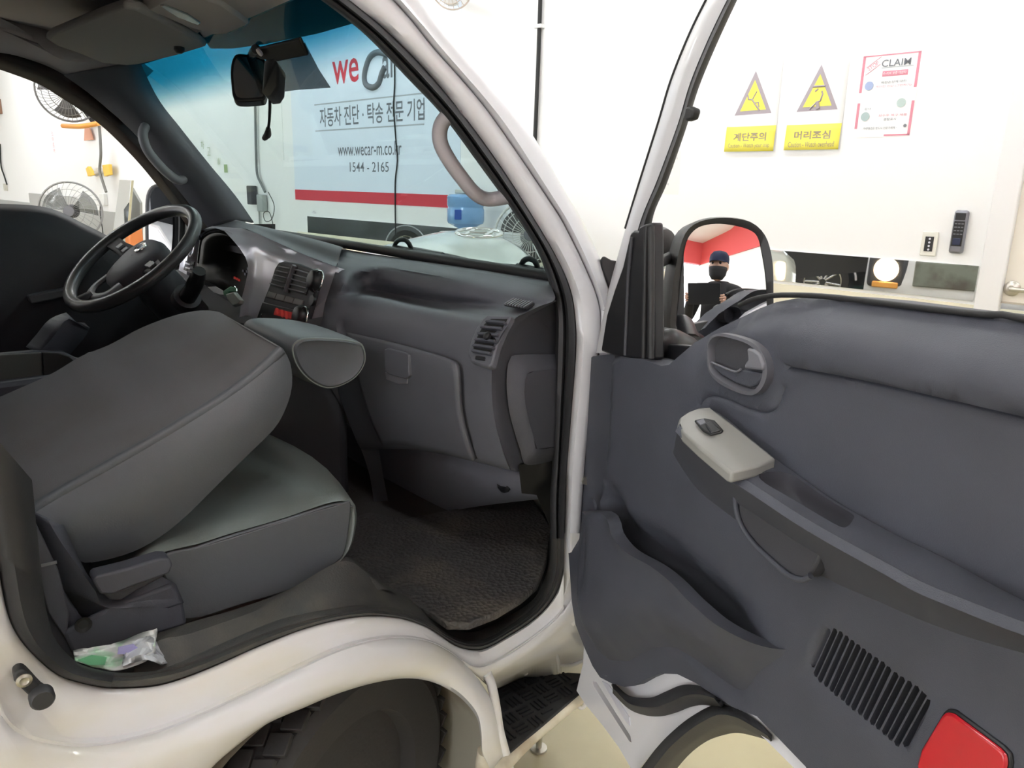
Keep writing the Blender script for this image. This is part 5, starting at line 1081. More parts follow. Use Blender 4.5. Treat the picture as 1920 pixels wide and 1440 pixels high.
plate('drain_channel', [DPT(a, b, -.0185) for a, b in sl2], -DN*.002, M['silver'], door)
sq = lambda l, w_: [DPT(*p, w_) for p in DL(l, w_)]
loft('lower_door_seal', [sq([(1146, 1284), (1171, 1307), (1192, 1314), (1224, 1314), (1253, 1302), (1281, 1291), (1309, 1293), (1345, 1306)], -.012), sq([(1149, 1290), (1176, 1315), (1200, 1324), (1231, 1325), (1260, 1315), (1288, 1304), (1316, 1303), (1352, 1313)], .004), sq([(1153, 1295), (1182, 1323), (1210, 1334), (1238, 1336), (1267, 1329), (1295, 1318), (1323, 1314), (1359, 1321)], -.014)], M['seal'], door, 40, solid=.006)
arin = [(1262, 1440), (1288, 1412), (1323, 1385), (1359, 1372), (1387, 1369), (1423, 1377), (1447, 1386)]
loft('arch_seal', [sq([(1200, 1450)]+ARO[1:8], -.012), sq([(1218, 1450), (1250, 1408), (1284, 1376), (1317, 1353), (1350, 1339), (1383, 1345), (1416, 1364), (1445, 1384)], -.002), sq([(1230, 1450), (1262, 1412), (1296, 1384), (1328, 1363), (1356, 1352), (1385, 1354), (1418, 1370), (1446, 1385)], -.02), sq([(1256, 1450), (1288, 1412), (1323, 1385), (1359, 1372), (1387, 1369), (1423, 1377), (1436, 1381), (1447, 1386)], -.075)], M['seal'], door, 40, solid=.004)
# white outer skin of the door
SK = [(.0, .56)]+[(.0, 1.14), (.03, 1.15)]+[(.32, 1.25), (.45, 1.285), (.98, 1.30), (.99, .78), (.80, .76), (.68, .70)]
sk = [(.02, .52), (.02, 1.10), (.20, 1.12), (.36, 1.22), (.50, 1.265), (.97, 1.285), (.985, .78), (.85, .735), (.62, .735)]+[p for p in DL([(1444, 1383), (1415, 1355), (1380, 1333), (1345, 1325), (1309, 1341), (1274, 1366), (1238, 1401), (1206, 1440)], -.09)]+[(.20, .47)]
plate('door_skin', [DPT(a, b, -.085) for a, b in sk], -DN*.02, M['white'], door, .004)
# hinge side details
tube('check_strap', [DPT(*p, -.03) for p in DL([(1072, 898), (1080, 897), (1100, 902)], -.03)], .008, M['metal'], door, 8)
lathe('hinge_cap', DPT(*duz(1110, 950, .0), .0), DN, [(.016, -.002), (.016, .003), (0, .004)], M['plastic'], door, 16)
# window frame: white sash, black run channel
FL_ = [(1117, 662), (1140, 555), (1175, 428), (1200, 347), (1237, 230), (1260, 153), (1293, 70), (1327, 0), (1352, -45), (1385, -95)]
FM_ = [(1150, 662), (1170, 555), (1197, 427), (1232, 338), (1270, 235), (1293, 158), (1327, 75), (1363, 0), (1388, -45), (1420, -95)]
FR_ = [(1200, 668), (1210, 555), (1222, 418), (1250, 345), (1285, 245), (1310, 165), (1343, 85), (1380, 5), (1405, -45), (1438, -95)]
def dtl(l, w_): return [DPT(*p, w_) for p in DL(l, w_)]
loft('window_sash', [dtl([(x_-2, y_) for x_, y_ in FL_], -.07), dtl(FL_, -.045), dtl([(x_+3, y_) for x_, y_ in FL_], -.03), dtl([(x_*.5+p*.5, y_*.5+q*.5) for (x_, y_), (p, q) in zip(FL_, FM_)], -.018), dtl(FM_, -.02), dtl(FM_, -.04)], mat('sash_paint', (.58, .57, .58), .35, coat=.3), door, 50, angle=40)
fr_ = [(.262, 1.700), (.32, 1.722), (.40, 1.738), (.52, 1.748), (.75, 1.752), (.87, 1.74), (.925, 1.69), (.95, 1.5), (.962, 1.29)]
tube('upper_sash', [DPT(a, b, -.035) for a, b in fr_], .024, bpy.data.materials['sash_paint'], door, 10, n=40, flat=(1, .8))
tube('upper_glass_run', [DPT(a-.012*(a > .8), b-.028*(a < .93), -.03) for a, b in fr_], .011, M['rubber'], door, 8, n=40)
tube('sash_edge_seal', dtl([(x_-2, y_) for x_, y_ in FL_[2:]], -.06), .003, M['rubber'], door, 6, n=40)
loft('glass_run', [dtl(FM_, -.022), dtl([(x_*.6+p*.4, y_*.6+q*.4) for (x_, y_), (p, q) in zip(FM_, FR_)], -.014), dtl([(x_*.3+p*.7, y_*.3+q*.7) for (x_, y_), (p, q) in zip(FM_, FR_)], -.02), dtl(FR_, -.03), dtl(FR_, -.055)], M['rubber'], door, 50, angle=40)
plate('stop_block', dtl([(1284, 201), (1290, 199), (1299, 203), (1301, 208), (1296, 224), (1286, 227), (1281, 222)], -.01), -DN*.012, M['rubber'], door, .003)
plate('sail_cover', dtl([(1181, 438), (1188, 432), (1196, 433), (1198, 425), (1208, 420), (1222, 417), (1224, 440), (1225, 674), (1200, 674), (1150, 668), (1126, 658), (1137, 590), (1152, 542), (1167, 500)], -.012), -DN*.02, M['plastic_b'], door, .004)
tube('sail_rib', dtl([(1212, 425), (1210, 520), (1207, 672)], -.010), .004, M['rubber'], door, 8)
tube('sail_rib', dtl([(1221, 425), (1221, 520), (1221, 672)], -.006), .005, M['rubber'], door, 8)
tube('sail_rib', dtl([(1185, 445), (1178, 520), (1172, 666)], -.010), .003, M['plastic_d'], door, 8)
tube('belt_seal', [DPT(a, b+.001, -.035) for a, b in DL([(1380, 574), (1405, 563), (1442, 556), (1480, 555), (1530, 557), (1590, 563), (1725, 580), (1834, 592), (1920, 602)], -.03)]+[DPT(.97, 1.303, -.035)], .0032, M['rubber'], door, 8, n=40)
# window glass is wound down; only its channel shows
plate('window_ledge', dtl([(1222, 642), (1300, 650), (1255, 690), (1222, 678)], -.05), -DN*.02, M['plastic_b'], door, .003)
# ---- door mirror
mir = empty('door_mirror', DEP(1350, 640, 1.3)); setparent(mir, truck)
mc = DEP(1352, 530, 1.30)
# aim: the point of the glass at (1335,512) must look back to the photographer
pm = DEP(1338, 512, 1.30); tgt = CAM+np.array([.0, -.02, .05]); mn = (tgt-pm)/np.linalg.norm(tgt-pm)
mu, mv, _ = frame(mn)                       # mu horizontal, mv up
if mu@RT < 0: mu = -mu
def MP(px, py, o=0.0): return HP(px, py, pm+mn*o, mn)
HSG = [(1450, 560), (1449, 500), (1442, 460), (1430, 435), (1410, 418), (1385, 411), (1355, 409), (1325, 412), (1300, 422), (1284, 440), (1274, 470), (1264, 520), (1259, 570), (1257, 610), (1262, 630), (1275, 639), (1310, 645), (1400, 655), (1440, 655), (1450, 630)]
h0 = [MP(p[0], p[1], .004) for p in catmull([(*p, 0) for p in HSG], True, 4)]
GLS = [(1437, 560), (1434, 515), (1427, 472), (1421, 447), (1410, 434), (1385, 425), (1350, 420), (1320, 423), (1301, 433), (1287, 455), (1279, 500), (1272, 570), (1268, 608), (1272, 622), (1300, 630), (1400, 643), (1430, 642), (1438, 620)]
g0 = [MP(p[0], p[1], 0) for p in catmull([(*p, 0) for p in GLS], True, 4)]
gc = sum(g0)/len(g0); hcm = sum(h0)/len(h0)
back = -mn; bulge = -RT
ring = lambda s, o, sh=0.0: [hcm+(p-hcm)*s-mn*o-RT*sh for p in h0]
g0r = resample(g0, 64, True, False)
loft('mirror_housing', [resample(g0, 64, True, False), resample([p*1.0+mn*.004 for p in [gc+(q-gc)*1.02 for q in g0]], 64, True, False), resample([p+mn*.004 for p in h0], 64, True, False), resample(ring(1.03, .010, .004), 64, True, False), resample(ring(1.0, .04, .02), 64, True, False), resample(ring(.85, .075, .03), 64, True, False), resample(ring(.5, .095, .035), 64, True, False), resample(ring(.05, .10, .035), 64, True, False)], mat('mirror_shell_plastic', (.030, .029, .028), .45), mir, 64, closed=True, smooth_rows=False, angle=50)
# convex glass (real bowl of 1.2 m radius)
RAD = 1.15
def bowl(p):
    d = p-pm; r2_ = d@d-(d@mn)**2; return p-mn*(r2_/(2*RAD))
flat2 = [(float((p-pm)@mu), float((p-pm)@mv)) for p in g0]
tag_ = relief('mirror_glass', flat2, lambda a, b, w_: pm+mu*a+mv*b+mn*w_, lambda a, b: .0015+.004-(a*a+b*b)/(2*RAD), M['carmirror'], mir, .010, edge=0, angle=80)
# arm, gasket and the small assist mirror behind
tube('mirror_arm', [DPT(*duz(1222, 655, -.05), -.05), DEP(1250, 640, 1.2), DEP(1290, 655, 1.3)], .022, M['plastic_b'], mir, 12, n=16)
loft('mirror_foot', [dtl([(1224, 640), (1224, 675)], -.05), [DEP(1262, 632, 1.22), DEP(1270, 668, 1.22)], [DEP(1330, 650, 1.28), DEP(1330, 675, 1.28)]], M['plastic_b'], mir, 6, solid=.03)
tube('mirror_arm', [DEP(1222, 500, 1.25), DEP(1245, 488, 1.32), DEP(1265, 478, 1.38)], .010, M['plastic_b'], mir, 10, n=12)
lathe('assist_mirror_back', DEP(1243, 456, 1.40), -FW+RT*.3, [(.0, .02), (.018, .016), (.024, 0), (.022, -.02)], mat('assist_mirror_plastic', (.075, .07, .068), .5), mir, 20, sy=1.25)
plate('pillar_gasket', [DEP(x_, y_, 1.40) for x_, y_ in ((1127, 484), (1132, 479), (1146, 487), (1175, 492), (1165, 540), (1146, 546), (1134, 520), (1127, 500))], FW*.05, M['plastic_b'], truck, .004)
# ================================================================== THINGS IN AND AROUND THE TRUCK
# crumpled tissue packet on the sill
pw_ = mat('wrapper_white', (.80, .82, .80), .35, col2=(.45, .75, .50), nscale=18, thr=(.52, .62)); pv_ = mat('wrapper_print', (.42, .40, .68), .5)
tp = empty('tissue_packet', X(215, 1245, .75), 'crumpled white and green tissue packet lying on the rear door sill', 'wrapper')
def TPp(px, py, x_): return X(px, py, x_)
rows = []
for f in np.linspace(0, 1, 7):
    L_ = [(137, 1222), (180, 1212), (225, 1205), (262, 1190), (294, 1178)]; B_ = [(140, 1240), (185, 1252), (218, 1258), (262, 1245), (290, 1225)]
    rows.append([X(a[0]*(1-f)+b[0]*f, a[1]*(1-f)+b[1]*f, .728+.045*f+.010*math.sin(f*9+i*2.1)) for i, (a, b) in enumerate(zip(L_, B_))])
loft('packet_sheet', rows, pw_, tp, 20, solid=.002, angle=25)
rows = []
for f in np.linspace(0, 1, 5):
    L_ = [(232, 1225), (255, 1200), (283, 1195), (298, 1215), (317, 1244)]; B_ = [(230, 1250), (255, 1240), (275, 1238), (285, 1240), (300, 1246)]
    rows.append([X(a[0]*(1-f)+b[0]*f, a[1]*(1-f)+b[1]*f, .750+.035*f+.012*math.sin(f*7+i*2.7)) for i, (a, b) in enumerate(zip(L_, B_))])
loft('packet_flap', rows, mat('wrapper_film', (.74, .77, .80), .25), tp, 20, solid=.0015, angle=25)
plate('packet_print', LX([(222, 1213), (250, 1207), (258, 1214), (235, 1226), (220, 1226)], .762), (.001, 0, 0), pv_, tp)
plate('packet_print', LX([(146, 1237), (172, 1228), (200, 1232), (196, 1246), (165, 1246)], .776), (.001, 0, 0), mat('wrapper_green', (.22, .62, .32), .5), tp)
# ignition key with paper tag
kt = empty('key_tag', SP(440, 548, .06), 'white and green paper tag hanging on the ignition key', 'key tag')
plate('tag_paper', SL([(389, 538), (404, 537), (416, 544), (422, 553), (412, 552), (400, 548)], .07), SPN*-.002, PW, kt, .0005)
plate('tag_green', SL([(418, 546), (432, 537), (444, 540), (443, 546), (430, 547), (424, 556), (419, 552)], .075), SPN*-.003, mat('tag_green', (.02, .22, .09), .5), kt, .001)
plate('key_head', SL([(422, 551), (438, 547), (450, 562), (447, 570), (436, 574), (426, 562)], .08), SPN*-.012, mat('key_grey', (.38, .42, .38), .4), kt, .003)
tube('key_ring', SL([(440, 537), (443, 541), (444, 546)], .078), .0015, M['chrome'], kt, 6, n=8)
# ---- fans
def fan_wire(name, label, c, axis, R, stand=None, cagem=None, bladem=None, nblade=3, spokes=36, grp=None, mount=None, wire=.0035):
    e = empty(name, c if stand is None else (c[0], c[1], 0), label, 'fan', grp)
    u, v, a = frame(axis)
    cagem = cagem or M['chrome']; bladem = bladem or M['plastic_d']
    cir = lambda r, h, n=40: [c+a*h+r*(math.cos(t)*u+math.sin(t)*v) for t in np.linspace(0, 2*math.pi, n, endpoint=False)]
    tube('cage_rim', cir(R, 0), R*.035, cagem, e, 8, True)
    for r, h in ((R*.75, .07), (R*.5, .10)): tube('cage_ring', cir(r, h*R/.3), wire, cagem, e, 5, True)
    # front wires of the guard are one welded piece
    V = []; Fc = []
    for k in range(spokes):
        t = 2*math.pi*k/spokes
        pth = [c+a*h*R/.3+r*R*(math.cos(t+tw)*u+math.sin(t+tw)*v) for r, h, tw in ((1, 0, 0), (.8, .065, .1), (.5, .10, .22), (.18, .11, .32))]
        for i in range(3):
            d = pth[i+1]-pth[i]; s1 = np.cross(d, a); s1 = s1/np.linalg.norm(s1)*wire*.7; s2 = a*wire*.7
            b0_ = len(V)
            for p in (pth[i], pth[i+1]): V += [p+s1, p+s2, p-s1, p-s2]
            Fc += [(b0_+j, b0_+(j+1) % 4, b0_+4+(j+1) % 4, b0_+4+j) for j in range(4)]
    g = mobj('cage_wires', V, Fc, cagem, e); 
    lathe('cage_badge', c+a*.11*R/.3, a, [(R*.18, 0), (R*.17, .008), (0, .012)], M['handle'], e, 24)
    for k in range(nblade):
        t0 = 2*math.pi*k/nblade+.4
        rows = []
        for r in (.14, .4, .65, .86):
            hw = .42+.18*r
            rows.append([c+a*(.02+.05*s)*R/.3+r*R*(math.cos(t0+s*hw)*u+math.sin(t0+s*hw)*v) for s in (-1, -.3, .3, 1)])
        loft('fan_blade', rows, bladem, e, 10, solid=.003)
    lathe('fan_motor', c, -a, [(R*.14, -.03), (R*.2, 0), (R*.24, .10), (R*.18, .17), (0, .18)], M['plastic_d'], e, 24)
    if stand:
        tube('fan_pole', [np.array([c[0], c[1], c[2]-.06])-a*.12, np.array([c[0], c[1], .03])-a*.12], .016, M['chrome'], e, 12)
        lathe('fan_base', np.array([c[0], c[1], 0])-a*.12, (0, 0, 1), [(.22, 0), (.22, .02), (.17, .04), (.03, .05), (.0, .06)], M['plastic_d'], e, 32)
    if mount is not None:
        tube('wall_bracket', [c-a*.17, c-a*.22-UZ*.05, mount], .03, M['plastic_d'], e, 10, n=10)
    return e
bladegrey = mat('dark_blade', (.085, .08, .078), .5); orange = mat('orange_paint', (.72, .30, .05), .5); wiregrey = mat('guard_grey', (.20, .195, .19), .45)
def tocam(p, k=(0, 0, 0)):
    d = (CAM-p)/np.linalg.norm(CAM-p)+np.array(k); return d/np.linalg.norm(d)
def rpx(p, px): return px*float((p-CAM)@FW)/F_PX
c = WP(126, 172, .35); fw_ = fan_wire('wall_fan', 'large wall fan with grey guard and dark blades on orange bracket', c, tocam(c, (0, -.25, -.2)), rpx(c, 54), None, wiregrey, bladegrey, 3, 40, None, WP(180, 236, .0), .006)
tube('orange_shelf', [WP(118, 236, .3), WP(150, 237, .3), WP(185, 231, .2), WP(196, 225, .02)], .035, orange, fw_, 10, n=14)
clearm = glassmat('clear_blade', (.60, .61, .61), .10, rough=.2)
c = WP(133, 396, .75); fan_wire('standing_fan', 'standing fan with clear smoky blades and thin wire guard', c, tocam(c, (0, -.2, 0)), rpx(c, 53), True, mat('thin_guard', (.30, .30, .30), .4, .5), clearm, 3, 30, None, None, .003)
c = WP(992, 442, .45); fan_wire('standing_fan', 'white wire guard fan standing behind the white car by the water bottle', c, tocam(c, (.1, 0, .1)), rpx(c, 64), True, mat('white_guard', (.62, .62, .60), .4), bladegrey, 3, 40, None, None, .003)
c = WP(846, -30, .35); fan_wire('wall_fan', 'wall fan high on the wall above the large banner', c, np.array([.5, -.8, -.3]), .16, None, mat('fan_brown', (.60, .52, .46), .5), mat('pale_blade', (.8, .8, .8), .5), 3, 24, None, WP(800, -20, 0), .003)
# ---- things on the far wall
cable('fan_cable', [(186, 236), (188, 262), (189, 290), (187, 320), (193, 342), (199, 360)], .16, .020, 'grey cable running down from the orange fan bracket', mat('cable_grey', (.20, .20, .19), .5))
t_, z_ = wt(198, 374); tag(wallbox('socket_box', t_-.10, t_+.10, z_-.09, z_+.09, 0, .06, K('socket_white', (.80, .80, .78)), None, .01), 'white socket box below the grey fan cable', 'socket')
cable('thin_cord', [(188, 385), (188, 402), (192, 430), (196, 470)], .05, .007, 'thin dark cord hanging from the white socket box')
t_, z_ = wt(189, 321); yb = empty('yellow_valve_wings', WALL(t_, z_, .0), 'yellow plastic wings around a pipe joint on the wall', 'bracket')
ym = mat('yellow_plastic', (.85, .55, .08), .5)
for px, s in ((175, -1), (206, 1)):
    plate('yellow_wing', [WP(x_, y_, .08) for x_, y_ in ((px-8, 313-3*s), (px+4*s, 310-s*2), (px+6, 328), (px-4, 331))], -WN*.05, ym, yb, .006)
tube('wing_joint', [WP(180, 326, .06), WP(190, 320, .07), (WP(204, 322, .06))], .04, mat('joint_pale', (.55, .5, .45), .5), yb, 8)
t_, z_ = wt(101, 266); nv = empty('narrow_notice', WALL(t_, z_-.3, 0), 'narrow vertical paper notice with red writing on the wall', 'notice')
sheet('notice_sheet', t_-.12, t_+.12, z_-.21, z_+.21, 0, PW, nv)
for k, s_ in enumerate('스마트카'): wtext('lettering', s_, t_-.02, z_+.14-.095*k, .07, PP, nv, .1)
tag(plate('red_tag', [WP(x_, y_, .03) for x_, y_ in ((161, 240), (170, 240), (176, 262), (160, 264))], -WN*.02, mat('tag_red', (.75, .38, .26), .5), None, .004), 'faded orange tag hanging under the orange fan bracket', 'tag')
cable('left_cable', [(0, 270), (2, 310), (8, 330), (13, 346)], .03, .014, 'dark cable ending in a small socket by the left window edge')
t_, z_ = wt(13, 351); tag(wallbox('wall_socket', t_-.07, t_+.07, z_-.07, z_+.07, 0, .05, K('socket_cream', (.62, .60, .52)), None, .008), 'small cream wall socket at the end of the dark cable', 'socket')
cable('pipe_line', [(-12, 300), (-10, 350), (-6, 400)], .02, .010, 'thin grey conduit running down the grey lower wall', mat('conduit_grey', (.4, .4, .4), .5))
t_, z_ = wt(2, 200); tag(wallbox('bracket_box', t_-.2, t_+.06, z_-.14, z_+.14, 0, .2, mat('rusty_box', (.30, .17, .11), .6), None, .01), 'small brown bracket box high on the wall', 'box')
# tall chrome panel leaning against the wall
mp_ = [WP(x_, y_, .9) for x_, y_ in ((222, 337), (245, 337), (238, 430), (205, 470), (200, 470))]
lp_ = empty('leaning_panel', Z(225, 560, 0), 'tall narrow mirrored panel standing by the wall', 'panel')
plate('panel_sheet', [WP(x_, y_, .9) for x_, y_ in ((224, 337), (246, 338), (228, 560), (196, 560))], WN*.03, M['mirror'], lp_, .003)
plate('panel_back', [WP(x_, y_, .75) for x_, y_ in ((246, 352), (262, 380), (266, 560), (228, 560))], WN*.03, mat('panel_grey', (.33, .34, .32), .6), lp_, .003)
oc_ = WP(250, 432, 1.0); tag(box('orange_crate', (oc_[0], oc_[1], .45), (.15, .15, .9), mat('crate_orange', (.70, .22, .06), .5), None, (WT, WN, UZ), .02), 'orange crate standing beside the tall mirrored panel', 'crate')
# cable and adapters seen through the screen
cable('adapter_cable', [(478, 180), (479, 230), (480, 280), (482, 325), (490, 345), (497, 360)], .03, .014, 'grey cable hanging down to the power adapters on the wall', mat('cable_grey2', (.16, .17, .17), .5))
t_, z_ = wt(480, 366); tag(wallbox('power_adapter', t_-.06, t_+.05, z_-.10, z_+.10, .01, .08, M['plastic_d'], None, .01), 'dark power adapter plugged beside the grey adapter on the wall', 'adapter')
t_, z_ = wt(497, 379); tag(wallbox('power_adapter', t_-.06, t_+.07, z_-.10, z_+.08, .01, .07, mat('adapter_grey', (.36, .38, .37), .5), None, .01), 'pale grey power adapter with loose thin wires on the wall', 'adapter')
cable('loose_wires', [(503, 360), (514, 385), (510, 410), (498, 415), (494, 400), (505, 398), (513, 425)], .05, .004, 'thin loose wires looping below the power adapters')
cable('lower_conduit', [(485, 382), (486, 400), (488, 440)], .02, .010, 'short grey conduit below the power adapters', mat('conduit2', (.35, .36, .35), .5))
tag(wallbox('haze_patch', *(lambda q: (q[0]-.5, q[0]+.06, q[1]-.26, q[1]+.30))(wt(525, 250)), 0, .004, K('haze_white', (.86, .87, .85))), 'pale patch on the wall standing for sticker haze on the windscreen', 'patch')  # sticker haze of the windscreen, drawn as a pale patch on the wall
gs = empty('green_scrawl', WALL(*wt(400, 295), 0), 'faint green handwriting on the wall left of the banner', 'writing')
for (px, py, s_) in ((380, 272, '차'), (392, 284, '고'), (411, 304, 'W'), (424, 316, '1')):
    t_, z_ = wt(px, py); wtext('handwriting', s_, t_, z_, .09, K('green_ink', (.30, .42, .20)) if 'green_ink' not in bpy.data.materials else bpy.data.materials['green_ink'], gs, .09, -.01)
# water dispenser with bottle
wb = WP(873, 412, .28); we = empty('water_dispenser', (wb[0], wb[1], 0), 'blue water bottle upside down on a white dispenser under the banner', 'water dispenser')
bm_ = mat('bottle_blue', (.22, .42, .72), .15, alpha=1.0, coat=.4)
wz = 1.14
lathe('water_bottle', (wb[0], wb[1], wz), (0, 0, 1), [(.03, -.05), (.05, -.03), (.13, .01), (.137, .03), (.137, .11), (.131, .12), (.131, .13), (.137, .14), (.137, .20), (.12, .215), (0, .22)], bm_, we, 32)
p_ = wb+np.array([0, 0, 0]); dvv = (CAM-wb)*np.array([1, 1, 0]); dvv /= np.linalg.norm(dvv); sd = np.cross(UZ, dvv)
box('bottle_label', np.array([wb[0], wb[1], wz+.075])+dvv*.134-sd*.055, (.05, .012, .07), mat('label_blue', (.03, .10, .45), .4), we, (sd, dvv, UZ), .003)
box('dispenser_body', (wb[0], wb[1], .55), (.31, .32, 1.08), K('dispenser_white', (.80, .81, .82), .35), we, (WT, WN, UZ), .03)
box('cup_box', (wb[0], wb[1], wz+.235), (.14, .10, .03), K('cup_grey', (.55, .55, .5)), we, (WT, WN, UZ), .008)
# ---- white vehicle in front of the truck
vm_ = mat('van_white', (.66, .70, .66), .16, coat=.7); dk = M['plastic_b']
vc = np.array([-1.84, 2.42]); va = np.array([-math.sin(.12), math.cos(.12), 0]); vs = np.array([math.cos(.12), math.sin(.12), 0])
car = empty('white_car', (vc[0], vc[1], 0), 'white car nose with domed glossy hood and oval chrome emblem before the windscreen', 'car')
def VC(a, b, z): return np.array([vc[0], vc[1], 0])+vs*a+va*b+UZ*z
rows = []
for b, hw, zt, cr_ in ((-.58, .66, .92, .10), (-.52, .69, 1.00, .12), (-.30, .70, 1.11, .15), (0, .70, 1.165, .17), (.15, .70, 1.170, .18), (.25, .69, 1.14, .20), (.32, .68, 1.05, .20), (.36, .67, .90, .12), (.38, .66, .70, .04), (.37, .65, .45, .02), (.30, .62, .26, .0)):
    hw *= .84
    rows.append([VC(hw*x_, b-.10*abs(x_)**3, zt-cr_*abs(x_)**2-.35*max(0, abs(x_)-.93)/.07*(zt > .85)) for x_ in (-1, -.97, -.93, -.8, -.6, -.4, -.2, 0, .2, .4, .6, .8, .93, .97, 1)])
loft('hood', rows, vm_, car, 40, angle=60)
plate('body_block', [VC(a, b, .28) for a, b in ((-.55, -.56), (.55, -.56), (.55, .1), (.48, .26), (-.48, .26), (-.55, .1))], (0, 0, .40), vm_, car, .05, bevseg=4)
for s in (-1, 1):
    lathe('wheel', VC(s*.50, -.12, .28), vs*s, [(.15, -.09), (.27, -.09), (.28, -.06), (.28, .05), (.26, .075), (.16, .07), (.15, .04), (0, .05)], M['tyre'], car, 32)
    box('headlight_bezel', VC(s*.41, .31, .84), (.25, .10, .20), dk, car, (vs, va, UZ), .03, 3)
    lathe('headlight_lens', VC(s*.41, .352, .85), va, [(.075, 0), (.065, .015), (.03, .025), (0, .027)], M['chrome'], car, 24)
# oval emblem lying on the hood: ring with a slanted letter
ec = DEP(898, 437, 1.0); ec = HP(898, 437, VC(0, .16, 1.18), UZ)
eu = RT*np.array([1, 1, 0]); eu /= np.linalg.norm(eu); ev = np.cross(UZ, eu)*.96+UZ*.22
EL = lambda a, b, h=0: ec+eu*a+ev*b+UZ*h
tube('emblem_ring', [EL(.115*math.cos(t), .075*math.sin(t)) for t in np.linspace(0, 2*math.pi, 32, endpoint=False)], .012, M['chrome'], car, 8, True)
for l in ([(-.075, -.05), (-.03, .05)], [(.03, -.05), (.075, .05)], [(-.05, 0), (.05, 0)]): tube('emblem_bar', [EL(*p) for p in l], .010, M['chrome'], car, 8)
# ---- floor screw near the step
lathe('floor_bolt', Z(1010, 1405, 0), (0, 0, 1), [(.022, 0), (.022, .006), (.008, .008), (.008, .05), (.02, .055), (.018, .065), (0, .068)], M['metal'], None, 16)
tag(bpy.data.objects['floor_bolt'], 'small dark anchor bolt standing in the cream floor', 'bolt')
# ---- black car standing behind, seen in the wall mirror
bp = mat('black_car_paint', (.012, .014, .018), .12, coat=1.0); rim = mat('alloy_rim', (.62, .62, .64), .25, 1)
_w = WP(1541, 526); _d = ray(1541, 526); _d2 = _d-2*(_d@WN)*WN; _q = _w+_d2*((.33-_w[2])/_d2[2])
bc = np.array([_q[0], _q[1], .0]); ba = np.array([math.cos(2.75), math.sin(2.75), 0]); bs_ = np.array([-ba[1], ba[0], 0])     # ba: towards its other axle
if bs_@WN < 0: bs_ = -bs_
def BC(a, b, z): return bc+ba*a+bs_*b+UZ*z
car2 = empty('black_car', BC(1.3, -.9, 0), 'glossy black car with silver alloy wheels parked behind the truck', 'car')
ov = [(-.95, .55), (-.98, .75), (-.80, .88), (-.30, .97), (.35, 1.02), (.75, 1.30), (1.2, 1.44), (2.0, 1.45), (2.7, 1.25), (3.3, 1.05), (3.7, .98), (3.75, .6), (3.7, .3), (3.2, .22), (-.5, .22), (-.9, .3)]
rows = []
for b, s_, zk in ((.14, .92, .0), (.10, .985, 0), (.0, 1.0, 0), (-.9, 1.0, 0), (-1.65, 1.0, 0), (-1.78, .985, 0), (-1.82, .92, 0)):
    rows.append([BC(1.38+(a-1.38)*s_, b-(.14 if z > 1.1 else 0)*(1 if b > -.5 else -1), .7+(z-.7)*s_) for a, z in ov])
loft('car_body', rows, bp, car2, 60, closed=True, cap=True, angle=40)
for a in (0.0, 2.65):
    wv = BC(a, .06, .33)
    ty = lathe('car_wheel', wv, bs_, [(.21, -.1), (.32, -.1), (.335, -.07), (.335, .05), (.315, .09), (.235, .095), (.22, .06), (0, .05)], M['tyre'], car2, 36)
    lathe('wheel_rim', wv+bs_*.055, bs_, [(.235, .03), (.225, .04), (.20, .015), (.05, .0), (.05, .03), (0, .035)], mat('rim_dark', (.05, .05, .05), .4), ty, 32)
    for k in range(10):
        t = 2*math.pi*k/10+.15*(k % 2); d = ba*math.cos(t)+UZ*math.sin(t)
        tube('rim_spoke', [wv+bs_*.09+d*.04, wv+bs_*.09+d*.23], [.016, .02], rim, ty, 6)
    tube('rim_lip', [wv+bs_*.10+.225*(ba*math.cos(t)+UZ*math.sin(t)) for t in np.linspace(0, 2*math.pi, 32, endpoint=False)], .012, rim, ty, 6, True)
    tube('arch_trim', [BC(a+.40*math.cos(t), .145, .33+.40*math.sin(t)) for t in np.linspace(0.1, math.pi-.1, 20)], .012, M['silver'], car2, 6)
tube('tail_lamp', [BC(-.97, .0, .80), BC(-.85, .13, .84), BC(-.5, .15, .88)], .045, mat('tail_red', (.7, .03, .03), .2), car2, 8, n=14)
plate('side_window', [BC(a, .142-.14*0, z) for a, z in ((.55, 1.06), (.9, 1.30), (2.1, 1.36), (2.7, 1.10))], bs_*.01, M['plastic_b'], car2)
ctr = BC(1.38, -.85, 0)
car3 = copytree(car2, None, np.array([-10.8, -1.9, 0])-ctr)
tag(car3, 'dark grey car with silver alloy wheels parked far along the bay by the left wall', 'car')
for ch in car3.children:
    if ch.name.startswith('car_body'):
        ch.material_slots[0].link = 'OBJECT'; ch.material_slots[0].material = mat('dark_grey_car_paint', (.045, .05, .055), .2, coat=.8)
# green crate by the black car
gcx = BC(-.8, .75, .15); tag(box('green_crate', gcx, (.55, .4, .28), mat('crate_green', (.05, .25, .18), .4), None, (ba, bs_, UZ), .02), 'green plastic crate standing on the floor beside the black car', 'crate')
